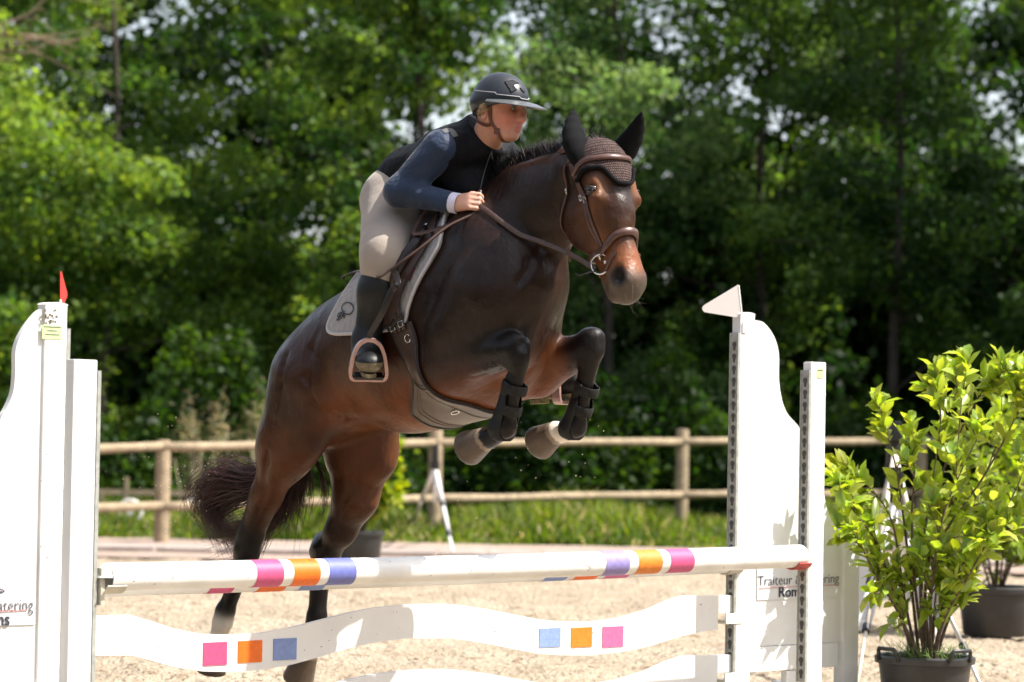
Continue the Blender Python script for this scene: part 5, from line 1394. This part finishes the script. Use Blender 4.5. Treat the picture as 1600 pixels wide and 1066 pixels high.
# girth: two billets, buckle guard and wide belly guard following the ribs
gir = empty('girth', tuple(surf(.86, D_(150), .02)[0]), 'brown leather girth with wide taupe belly guard round the ribcage', 'girth')
def gpath(off_s, ths, off):
    q = [surf(interp(gs, abs(t)) + off_s, D_(t), off) for t in ths]; return [a for a, b in q], [b for a, b in q]
gs = [(70, .80), (88, .815), (104, .825), (124, .840), (136, .84), (146, .81), (156, .775), (168, .78), (180, .79)]
ths = list(np.linspace(-128, -92, 10)); 
def guard(name, t0, t1, wfun, off, th_, m, n_=30):
    rows = []
    for t in np.linspace(t0, t1, n_):
        wd = wfun(abs(t)); c0 = interp(gs, abs(t)) if abs(t) <= 180 else interp(gs, 360 - abs(t))
        rows.append([(c0 + wd * q, D_(t)) for q in np.linspace(-.5, .5, 12)])
    return patch(name, rows, off, th_, m, gir)
def gw(t):
    t = t if t <= 180 else 360 - t
    return interp([(88, .115), (100, .118), (124, .12), (136, .12), (146, .20), (156, .28), (168, .29), (180, .28)], t)
g1, rimg, _r = guard('belly_guard', 136, 224, gw, .004, .010, m_leag, 44)
MB().tube(rimg, .005, 8, closed=True).build('edging', m_lead, g1, smooth=True)
for sg in (1, -1):
    g2, rimg, _r = guard('girth_strap', 102 * sg, 138 * sg, lambda t: gw(t), .006, .011, m_gst, 16)
    MB().tube(rimg, .0035, 6, closed=True).build('stitching', m_lead, g2, smooth=True)
    for o_ in (-.026, .0, .026):
        q = [surf(interp(gs, t) + o_, D_(t * sg), .026) for t in np.linspace(78, 106, 9)]
        MB().ribbon([a for a, b in q], [b for a, b in q], .020, .004).build('billet', m_lea, gir)
    q = [surf(interp(gs, 99) + o_, D_((99 - o_ * 40) * sg), .031) for o_ in (-.055, -.03, 0, .03, .055)]
    MB().ribbon([a for a, b in q], [b for a, b in q], .018, .004).build('keeper', m_lead, gir)
    for o_ in (-.026, .026):
        for t in (101.5,):
            p, n = surf(interp(gs, t) + o_, D_(t * sg), .033); b2 = TA; a2 = n.cross(b2).normalized()
            MB().tube([p + b2 * x + a2 * y for x, y in ((-.012, -.010), (.012, -.010), (.012, .010), (-.012, .010))], .0022, 6, closed=True).build('buckle', m_sil, gir)
    p, n = surf(interp(gs, 112) + .022, D_(112 * sg), .022); a2 = n.cross(TA).normalized()
    MB().tube([p + TA * .015 * math.cos(a) + a2 * .015 * math.sin(a) for a in np.linspace(.5, 2 * math.pi - .5, 18)], .0022, 6).build('dee_ring', m_sil, gir, smooth=True)
p, n = surf(1.02, D_(172), .018)
p, n = hit(713, 638, .018)
mcl = MB(); a2 = n.cross(TA).normalized()
mcl.tube([p + TA * .020 * math.cos(a) + a2 * .009 * math.sin(a) for a in np.linspace(0, 2 * math.pi, 18, endpoint=False)], .003, 6, closed=True).build('clip_ring', m_sil, gir, smooth=True)
# raised stitching ridges along the guard
for fr_ in (-.36, -.28, .28):
    q = []
    for t in np.linspace(140, 192, 30):
        tt = t if t <= 180 else 360 - t; q.append(surf(interp(gs, tt) + gw(tt) * fr_, D_(t), .015))
    MB().ribbon([a for a, b in q], [b for a, b in q], .004, .0016).build('stitching', m_leag, g1)

# stirrups
def stirrup(top, dn, fw, sd_, name, label):
    """top of the iron, dn downwards, fw the rider's toe direction, sd_ across the foot"""
    t = empty(name, tuple(top), label, 'stirrup', 'stirrups carrying the rider')
    W_, H_ = .066, .150; c = []
    pts = [(-.016, .0), (-.040, .018), (-.056, .055), (-.064, .095), (-.067, .130), (-.058, .148), (-.03, .150), (0, .150), (.03, .150), (.058, .148), (.067, .130), (.064, .095), (.056, .055), (.040, .018), (.016, .0), (0, -.003)]
    pp = spline(pts + [pts[0]], 4)[:-1]
    q = [top + sd_ * x + dn * y for x, y in pp]
    # flat bar section: wide across the foot's length at the tread, narrow at the top
    m_ = MB(); N_ = len(q); vs_ = []
    for i, p in enumerate(q):
        tg = (q[(i + 1) % N_] - q[i - 1]).normalized(); o = tg.cross(fw).normalized(); wd = .009 + .009 * min(1, max(0, pp[i][1] / .15)); 
        for x, y in ((-1, -1), (-1, 1), (1, 1), (1, -1)): vs_.append(p + fw * wd * x + o * (.0065 if pp[i][1] < .12 else .006) * y)
    m_.add(vs_, [[i * 4 + k, i * 4 + (k + 1) % 4, ((i + 1) % N_) * 4 + (k + 1) % 4, ((i + 1) % N_) * 4 + k] for i in range(N_) for k in range(4)])
    m_.build('iron', m_rose, t, sharp=50)
    MB().box(top + dn * .139, (.054, .030, .006), (sd_, fw, dn), .003).build('tread', m_lead, t)
    return t
upf = (Z - tdR * Z.dot(tdR)).normalized(); sdf_ = tdR.cross(upf)
base_ = heR + tdR * .115 - upf * .058
dnR = -(upf * .93 + tdR * .12).normalized(); 
topR = base_ - dnR * .136
fwR = (tdR - dnR * tdR.dot(dnR)).normalized(); sR = dnR.cross(fwR)
stirrup(topR, dnR, fwR, sR, 'stirrup', 'rose metal stirrup under the boot nearest the camera')
upl = (Z - tdL * Z.dot(tdL)).normalized(); baseL = heL + tdL * .115 - upl * .058; dnL = -upl; topL = baseL - dnL * .136
stirrup(topL, dnL, tdL, dnL.cross(tdL), 'stirrup', 'stirrup on the far side, seen beyond the forelegs')
for sg, tp in ((1, topR), (-1, topL)):
    s0 = surf(.80, D_(52 * sg), .046)
    if sg > 0: pts = [s0[0], H(622, 440, .38) , H(612, 455, .40), H(597, 490, .415), tp + Z * .02, tp - Z * .002]
    else: pts = [s0[0], lerp(s0[0], tp, .5) - N * .05, tp + Z * .02, tp]
    q = [Vector(v) for v in spline(pts, 6)]
    MB().ribbon(q, [(N * sg + U * .6 * sg).normalized()] * len(q), .024, .004).build('stirrup_leather', m_lead, sad)

# ---- bridle
bri = empty('bridle', tuple(hd(.1, 0)), 'brown leather bridle with padded noseband and silver ring bit', 'bridle')
m_bri = mat('bridle_brown', (.085, .040, .031), .34, nscale=50, namt=.15, bump=.15, bscale=300)
def onhead(d, f, l, off=.004, c=None):
    c = Vector(c) if c else hd(d, -.01, 0); t = hd(d, f, l); v = (t - c).normalized()
    r_ = HB.ray_cast(c, v)
    if r_[0] is None or (r_[0] - c).length > .21: return t, v
    n = r_[1] if r_[1].dot(v) > 0 else -r_[1]
    return r_[0] + n * off, (n + v).normalized()
def strap(name, pts, w_, th, m=None, off=.003, parent=None, n_=8, closed=False):
    q = [onhead(*p, off) for p in spline(pts, n_)]
    return MB().ribbon([a for a, b in q], [b for a, b in q], w_, th, closed).build(name, m or m_bri, parent or bri, sharp=60)
for sg in (1, -1):
    strap('cheekpiece', [(.03, -.06, .07 * sg), (.12, -.055, .10 * sg), (.22, -.035, .095 * sg), (.32, -.030, .075 * sg), (.40, -.030, .06 * sg)], .018, .005)
    strap('cheekpiece', [(.03, -.045, .07 * sg), (.12, -.035, .10 * sg), (.22, -.010, .095 * sg), (.30, -.005, .08 * sg), (.365, .0, .07 * sg)], .015, .005, off=.005)
    strap('throat_strap', [(.03, -.08, .07 * sg), (.10, -.13, .085 * sg), (.20, -.19, .055 * sg), (.27, -.22, .02 * sg), (.28, -.225, 0)], .010, .004, off=.006)
    for a in ((.17, -.052, .1 * sg), (.185, -.022, .1 * sg), (.115, -.14, .08 * sg)):
        p, n = onhead(*a, .009); a1 = n.cross(HD).normalized()
        MB().tube([p + HD * .012 * math.cos(q) + a1 * .008 * math.sin(q) for q in np.linspace(0, 2 * math.pi, 14, endpoint=False)], .0018, 6, closed=True).build('buckle', m_sil, bri, smooth=True)
strap('crownpiece', [(.03, -.06, .075), (-.02, -.05, .05), (-.04, -.045, 0), (-.02, -.05, -.05), (.03, -.06, -.075)], .030, .006, off=.008)
strap('browband', [(.080, -.055, .10), (.062, .02, .10), (.062, .085, .06), (.066, .10, 0), (.062, .085, -.06), (.062, .02, -.10), (.080, -.055, -.10)], .020, .008, off=.010)
def nb(a): # noseband ring, dips at the sides
    return (.365 + .030 * math.cos(a) * -1 * (1 if math.cos(a) > 0 else .3) + .02 * abs(math.sin(a)) ** 6 + (.0), .01 + .10 * math.cos(a), .10 * math.sin(a))
q = [onhead(*nb(a), .006) for a in np.linspace(0, 2 * math.pi, 48, endpoint=False)]
MB().ribbon([a for a, b in q], [b for a, b in q], [.018 + .010 * max(0, math.cos(a)) for a in np.linspace(0, 2 * math.pi, 48, endpoint=False)], .010, True).build('noseband', m_bri, bri, sharp=60)
q = [onhead(.385 + .05 * (1 - abs(math.cos(a))) * 1.3 + .06 * (math.cos(a) < 0) * abs(math.cos(a)), .012 + .10 * math.cos(a), .10 * math.sin(a), .004) for a in np.linspace(math.pi * .28, math.pi * 1.72, 40)]
MB().ribbon([a for a, b in q], [b for a, b in q], .011, .0035).build('flash_strap', m_bri, bri, sharp=60)
ringc = {}
for sg in (1, -1):
    p, n = onhead(.425, -.028, .09 * sg, .014); n = (n + HFF * .75).normalized() if sg > 0 else n; ringc[sg] = (p, n)
    a1 = n.cross(HD).normalized(); a0 = a1.cross(n).normalized(); rr_ = .036
    MB().tube([p + a0 * rr_ * math.cos(q) + a1 * rr_ * math.sin(q) for q in np.linspace(0, 2 * math.pi, 36, endpoint=False)], .0030, 8, closed=True).build('bit_ring', m_sil, bri, smooth=True)
    hp, hn = onhead(.395, -.033, .065 * sg, .010)
    MB().tube([Vector(v) for v in spline([hp - HD * .015 + HFF * .008, hp - HD * .004 - HFF * .008, hp + HD * .012, lerp(hp, p - HD * rr_, .8), p - HD * rr_ * .92 - HFF * .008 + n * .004], 5)], .0032, 7).build('bit_hook', m_sil, bri, smooth=True)
p1 = ringc[1][0] + HFF * .02; p2 = ringc[-1][0] + HFF * .02
MB().tube([p1, lerp(p1, p2, .5) - HD * .01, p2], .006, 8).build('mouthpiece', m_sil, bri, smooth=True)
# reins: from each bit ring to the hand on its side, then a slack loop over the withers
m_rein = mat('rein_brown', (.075, .040, .028), .45, nscale=60, namt=.25, bump=.3, bscale=260)
rs = ringc[1][0] - HFF * .030 + HD * .010
q = [Vector(v) for v in spline([rs, P(900, 402, rs.y + .04), P(858, 383, lerp(rs, gripR, .4).y), P(800, 362, lerp(rs, gripR, .68).y - .005), P(760, 341, gripR.y - .0), gripR], 8)]
q2 = []
for v in q:
    h_, nn_ = near(v, 0)
    if (v - h_).dot(nn_) < .010 and v.x < .25: v = h_ + nn_ * .010
    q2.append(v)
MB().ribbon(q2, [(N * .75 - Z * .0 + U * -.2 + Z * .55).normalized()] * len(q2), .019, .004).build('rein', m_rein, bri, sharp=60)
rs = ringc[-1][0] - HFF * .030 + HD * .010
q = [Vector(v) for v in spline([rs, lerp(rs, gripL, .35) - N * .08, lerp(rs, gripL, .7) - N * .10, gripL], 8)]
MB().ribbon(q, [(-N + Z * .5).normalized()] * len(q), .019, .004).build('rein', m_rein, bri, sharp=60)
q = [Vector(v) for v in spline([gripR, gripR - sdR * .05 - U * .03, surf(.99, D_(45), .05)[0], surf(.93, D_(40), .055)[0], surf(.97, D_(15), .05)[0], surf(1.0, D_(-20), .05)[0], gripL - sdL * .05, gripL], 8)]
MB().ribbon(q, [(N * .7 + Z * .7).normalized()] * len(q), .019, .004).build('rein', m_rein, bri, sharp=60)
sp, _ = (q2[9], 0)
MB().box(P(889, 397, rs.y * 0 + q2[6].y - .01), (.005, .006, .026), ((CM @ Vector((1, .1, 0))).normalized(), (CM @ Vector((0, 0, 1))).normalized(), (CM @ Vector((-.15, 1, 0))).normalized()), .002).build('rein_stop', m_bri, bri)
q = [Vector(v) for v in spline([ringc[1][0] + HD * .03 - HFF * .01, P(925, 425, ringc[1][0].y + .01), P(905, 431, ringc[1][0].y + .02), P(899, 428, ringc[1][0].y + .03)], 6)]
MB().ribbon(q, [(Z + HFF * .4).normalized()] * len(q), .010, .003).build('strap_end', m_lead, bri)

whp = empty('riding_whip', tuple(gripR), 'thin dark whip slanting down from the hand behind the boot', 'whip')
q = [Vector(v) for v in spline([gripR + sdR * .05, gripR - sdR * .03, H(700, 354, .26), H(655, 389, .37), H(612, 420, .44), H(588, 434, .36), H(560, 424, .20), H(535, 433, .20)], 8)]
MB().tube(q, [.0075 - .004 * i / (len(q) - 1) for i in range(len(q))], 8).build('shaft', m_lea, whp, smooth=True)
MB().tube([q[-1], q[-1] - N * .008 - Z * .006], [.0065, .006], 8).build('flap', m_lead, whp)

# ---- fly veil with ears
vei = empty('fly_veil', tuple(hd(.0, .05)), 'brown crocheted ear bonnet with black ear covers on the horse', 'ear bonnet')
m_knit = bpy.data.materials.new('crochet_brown'); m_knit.use_nodes = True
kt = m_knit.node_tree; kb_ = kt.nodes['Principled BSDF']; kb_.inputs['Roughness'].default_value = .9; kb_.inputs['Specular IOR Level'].default_value = .15
at = kt.nodes.new('ShaderNodeAttribute'); at.attribute_name = 'tint'
vo = kt.nodes.new('ShaderNodeTexBrick'); vo.inputs['Scale'].default_value = 1.0; vo.inputs['Mortar Size'].default_value = .22; vo.inputs['Mortar Smooth'].default_value = 1
vo.inputs['Brick Width'].default_value = 1.0; vo.inputs['Row Height'].default_value = 1.0
vo.inputs['Color1'].default_value = (.13, .088, .080, 1); vo.inputs['Color2'].default_value = (.080, .052, .048, 1); vo.inputs['Mortar'].default_value = (.006, .004, .004, 1)
kt.links.new(at.outputs['Vector'], vo.inputs['Vector']); kt.links.new(vo.outputs['Color'], kb_.inputs['Base Color'])
kbp = kt.nodes.new('ShaderNodeBump'); kbp.invert = True; kbp.inputs['Strength'].default_value = .8; kbp.inputs['Distance'].default_value = .003
kt.links.new(vo.outputs['Fac'], kbp.inputs['Height']); kt.links.new(kbp.outputs[0], kb_.inputs['Normal'])
m_blk = mat('stretch_black', (.004, .004, .0045), .85, bump=.3, bscale=900, spec=.12, sheen=.0, nscale=20, namt=.2)
# cap: around the skull from ear to ear; lower edge dips to a point on the forehead
K_ = 44; rws = 24; Vt = []; Ct = []; Ft = []; low = []
for i in range(rws + 1):
    t = i / rws
    for k in range(K_ + 1):
        a = math.radians(-112 + 224 * k / K_); ca = math.cos(a)
        dlow = .094 + .066 * math.exp(-(a / .60) ** 4) + .012 * min(1, max(0, abs(a) - 1.2) * 2)
        d = -.045 + (dlow + .045) * t
        f, l = .10 * ca, .10 * math.sin(a)
        if d < .02:
            c = hd(.06, -.01, 0); e = 1 - (.02 - d) / .065
            p, n = onhead(d, .0 + .10 * ca * max(.15, e), .10 * math.sin(a) * max(.15, e), .007, c)
        else: p, n = onhead(d, f, l, .007)
        Vt.append(p); Ct.append((a * 13, d * 110, 0))
        if i == rws: low.append((p, n))
for i in range(rws):
    for k in range(K_): a = i * (K_ + 1) + k; Ft.append((a, a + 1, a + K_ + 2, a + K_ + 1))
npmesh('crochet_cap', np.array([tuple(v) for v in Vt]), np.array(Ft), m_knit, vei, True, np.array(Ct))
MB().ribbon([p for p, n in low], [n for p, n in low], .016, .009).build('trim', m_blk, vei, sharp=60)
for sg in (1, -1):
    b0 = onhead(.035, -.015, .075 * sg, -.015)[0]
    tip = P(898, 172, 10.86) if sg > 0 else P(1002, 177, 10.72)
    mid = lerp(b0, tip, .5) + RUv * 0 if False else lerp(b0, tip, .5)
    bul = (HL * sg * .022 - HFF * .0)
    es = SDF(np.minimum(np.array(b0), np.array(tip)) - .09, np.maximum(np.array(b0), np.array(tip)) + .09, .004)
    ax_ = (tip - b0).normalized(); wd = ax_.cross(HFF).normalized(); thn = ax_.cross(wd).normalized()
    pr = [(-.02, .040), (.12, .050), (.30, .052), (.50, .044), (.70, .031), (.86, .018), (1.0, .006)]
    for (t0, r0_), (t1, r1_) in zip(pr[:-1], pr[1:]):
        A_ = lerp(b0, tip, t0) + bul * math.sin(math.pi * max(0, t0)); B_ = lerp(b0, tip, t1) + bul * math.sin(math.pi * max(0, t1))
        es.cone(A_, B_, r0_, r1_, .012, (thn, .72))
    ev, eq = es.mesh(); npmesh('ear', relax(ev, eq, 2), eq, m_blk, vei, True)
# horse's eyes
m_heye = mat('horse_eye', (.010, .006, .005), .06, spec=.7)
for sg in (1, -1):
    c = hd(.170, .034, .096 * sg)
    MB().lathe(c, [(.024 * math.sin(q), -.024 * math.cos(q)) for q in np.linspace(.001, math.pi - .001, 13)], 18, HL).build('eye', m_heye, horse, smooth=True)
    for zz, rr2 in ((-.012, .0042), (.013, .0035)):
        q = [c + HFF * x + HD * (zz * math.cos(x * 60)) + HL * sg * (.022 - abs(x) * .35) for x in np.linspace(-.022, .022, 9)]
        MB().tube(q, [.001, rr2 * .8, rr2, rr2, rr2, rr2, rr2, rr2 * .8, .001], 8).build('eyelid', mat('eyelid_dark', (.03, .018, .014), .5), horse, smooth=True)

# ---- mane and tail: many strands
def strands(name, paths, m, parent, r0=.0016, nside=3, seed=1):
    rnd = np.random.default_rng(seed); Vs = []; Fs = []; o = 0
    for pth in paths:
        pts = np.array([tuple(p) for p in pth]); n = len(pts); tg = np.gradient(pts, axis=0); tg /= np.linalg.norm(tg, axis=1)[:, None] + 1e-9
        a = np.cross(tg, rnd.normal(size=3)); a /= np.linalg.norm(a, axis=1)[:, None] + 1e-9; b = np.cross(tg, a)
        rad = r0 * (1 - np.linspace(0, 1, n) ** 2 * .85)
        for k in range(nside):
            q = 2 * math.pi * k / nside; Vs.append(pts + (a * math.cos(q) + b * math.sin(q)) * rad[:, None])
        idx = o + np.arange(n)[:, None] + n * np.arange(nside)[None, :]
        for k in range(nside):
            k2 = (k + 1) % nside; Fs.append(np.stack([idx[:-1, k], idx[1:, k], idx[1:, k2], idx[:-1, k2]], 1))
        o += n * nside
    return npmesh(name, np.concatenate(Vs), np.concatenate(Fs), m, parent, True)
m_mane = mat('mane_dark', (.013, .009, .008), .5, nscale=30, namt=.5, spec=.3)
m_tail = mat('tail_hair', (.075, .034, .028), .42, nscale=18, namt=.65)
rnd = np.random.default_rng(3); paths = []
crest = [H(742, 322), H(770, 296), H(800, 268), H(830, 243), H(860, 224), H(890, 213), H(915, 208)]
crest = spline(crest, 12)
for i in range(5200):
    t = rnd.random() * (len(crest) - 1); k = int(t); c = Vector(crest[k] + (crest[min(k + 1, len(crest) - 1)] - crest[k]) * (t - k))
    c, n_ = near(c + N * rnd.normal() * .02 + Z * .05, -.004)
    L_ = .060 + .055 * rnd.random(); dirn = (Z * .60 - N * (.25 + .4 * rnd.random()) - U * (.55 + .3 * rnd.random()) + Vector(rnd.normal(size=3) * .12)).normalized()
    if i % 3 == 0: dirn = (n_ * .3 - N * 1.0 + Vector(rnd.normal(size=3) * .1) - Z * .1).normalized()
    paths.append([c, c + dirn * L_ * .4, c + dirn * L_ * .75 - Z * .002 - N * .002, c + dirn * L_ - Z * .006 - N * .008])
strands('mane', paths, m_mane, horse, .0015)
# forelock tuft behind the bonnet
paths = [[hd(-.05, -.03, x), hd(-.075 - .02 * rnd.random(), -.03 + .02 * rnd.normal(), x + .01), hd(-.10 - .01 * rnd.random(), .0 + .02 * rnd.normal(), x + .01)] for x in rnd.normal(size=12) * .012 - .03]
strands('forelock', paths, m_mane, horse, .0018)
# tail: dock hidden behind the quarters, hair streams down and back
dock = H(430, 640, 0) - U * .03; paths = []
def tail_bundle(keys, n, spread, r0seed):
    kp = [np.array(tuple(H(*k[:3]))) for k in keys]; sp_ = [k[3] for k in keys]
    rg = np.random.default_rng(r0seed)
    for _ in range(n):
        o3 = rg.normal(size=3) ; q = []
        wob = rg.normal(size=3) * .012; ph = rg.random() * 6
        cut = .72 + .28 * rg.random()
        sp1 = spline([kp[i] + o3 * sp_[i] * spread for i in range(len(kp))], 5)
        n_ = max(4, int(len(sp1) * cut))
        q = [sp1[i] + wob * math.sin(ph + i * .55) * (i / len(sp1)) for i in range(n_)]
        paths.append(q)
tail_bundle([(468, 640, 0, .2), (452, 700, 0, .35), (440, 745, .02, .5), (428, 795, .06, .6), (398, 822, .08, .55), (362, 830, .10, .5), (318, 828, .12, .8)], 460, .045, 1)
tail_bundle([(452, 690, 0, .3), (430, 735, .05, .5), (400, 752, .08, .5), (352, 746, .10, .7), (322, 775, .12, .8), (335, 815, .10, .7), (375, 838, .08, .5)], 400, .048, 2)
tail_bundle([(452, 690, 0, .3), (420, 750, .05, .5), (375, 765, .08, .7), (335, 790, .10, .7), (350, 830, .10, .7), (372, 870, .08, .9)], 300, .05, 3)
tail_bundle([(468, 640, 0, .2), (468, 710, 0, .45), (462, 750, 0, .7), (452, 790, .02, .9), (440, 835, .04, 1.2)], 420, .040, 4)
tail_bundle([(470, 660, 0, .2), (490, 715, -.02, .15), (505, 745, -.02, .3), (508, 790, 0, .5), (495, 835, 0, .6)], 36, .03, 5)
tail_bundle([(468, 640, 0, .3), (450, 700, 0, .4), (432, 770, .03, .5), (408, 820, .06, .5), (380, 855, .08, .8), (345, 868, .10, 1.0)], 260, .05, 6)
strands('tail', paths, m_tail, horse, .0017, seed=7)
strands('whiskers', [[hd(.52, .02, .03) + Vector(rnd.normal(size=3) * .02), hd(.56, .03, .02) + Vector(rnd.normal(size=3) * .025), hd(.585, .045, .01) + Vector(rnd.normal(size=3) * .03)] for _ in range(14)], mat('whisker', (.2, .17, .14), .6), horse, .0005)

# ---- tendon boots on the forelegs
m_tb = mat('boot_rubber', (.006, .006, .007), .5, nscale=30, namt=.25, bump=.15, bscale=200, spec=.3)
m_tb2 = mat('boot_elastic', (.016, .015, .014), .8, nscale=90, namt=.45, spec=.25)
def tendon(w_, c0, c1, fe, label):
    A = H(*c0, w_); B = H(*c1, w_); F_ = H(*fe, w_); d = (B - A).normalized(); back = (-U - d * (-U).dot(d)).normalized()
    root = empty('tendon_boot', tuple(lerp(A, B, .5)), label, 'leg boot', 'boots on the forelegs')
    # shell: open at the front, wraps the back and sides of the cannon, spoon over the fetlock
    s1 = SDF(np.minimum(A, F_) - .14, np.maximum(A, F_) + .14, .0045)
    s1.cone(A + d * .015 + back * .004, B, .047, .041, .02); s1.cone(B, F_ + back * .010 + d * .01, .043, .056, .03)
    s1.cone(A - d * .03, F_, .038, .040, .01, None, 'sub')
    s1.plane(F_ + d * .050, d); s1.plane(A - d * .005, -d)
    s1.plane(lerp(A, F_, .5) - back * .020, -back, .01)
    v_, q_ = s1.mesh(); npmesh('shell', relax(v_, q_, 2), q_, m_tb, root, True)
    sd3 = d.cross(back)
    for t in (.22, .98):
        c = lerp(A, B, t); n_ = 26
        pts = [c + back * (.0445 - .002 * t) * math.cos(a) + sd3 * (.0445 - .002 * t) * math.sin(a) for a in np.linspace(0, 2 * math.pi, n_, endpoint=False)]
        MB().ribbon(pts, [(p - c).normalized() for p in pts], .036, .004, closed=True).build('strap', m_tb2, root, sharp=60)
    st_ = [lerp(A, F_, t) + back * (.046 + .006 * t) for t in np.linspace(.02, .98, 8)]
    MB().ribbon(st_, [back] * 8, .030, .007).build('strike_pad', m_tb, root, sharp=60)
tendon(.20, (806, 598), (796, 640), (789, 668), 'black tendon boot with dusty straps on the foreleg nearest the camera')
tendon(-.17, (919, 600), (907, 640), (899, 667), 'black tendon boot on the far foreleg above the white pastern')
# sand grains thrown up by the hooves
rg = np.random.default_rng(77); V = []; F = []; oc = np.array([(1, 0, 0), (-1, 0, 0), (0, 1, 0), (0, -1, 0), (0, 0, 1), (0, 0, -1)], float); ofc = np.array([(0, 2, 4), (2, 1, 4), (1, 3, 4), (3, 0, 4), (2, 0, 5), (1, 2, 5), (3, 1, 5), (0, 3, 5)])
for i in range(260):
    if i < 170: px, py = rg.normal(290, 42), rg.normal(740, 45)
    elif i < 215: px, py = rg.uniform(150, 460), rg.uniform(650, 960)
    else: px, py = rg.uniform(690, 960), rg.uniform(650, 870)
    c = np.array(tuple(H(px, py, rg.normal() * .25))); V.append(oc * rg.uniform(.0008, .0024) + c); F.append(ofc + 6 * i)
tag(npmesh('sand_spray', np.concatenate(V), np.concatenate(F), mat('sand_grain', (.6, .52, .42), .8), smooth=False), 'fine sand grains thrown into the air behind the horse', 'sand spray', kind='stuff')
print('tack', time.time() - T0)
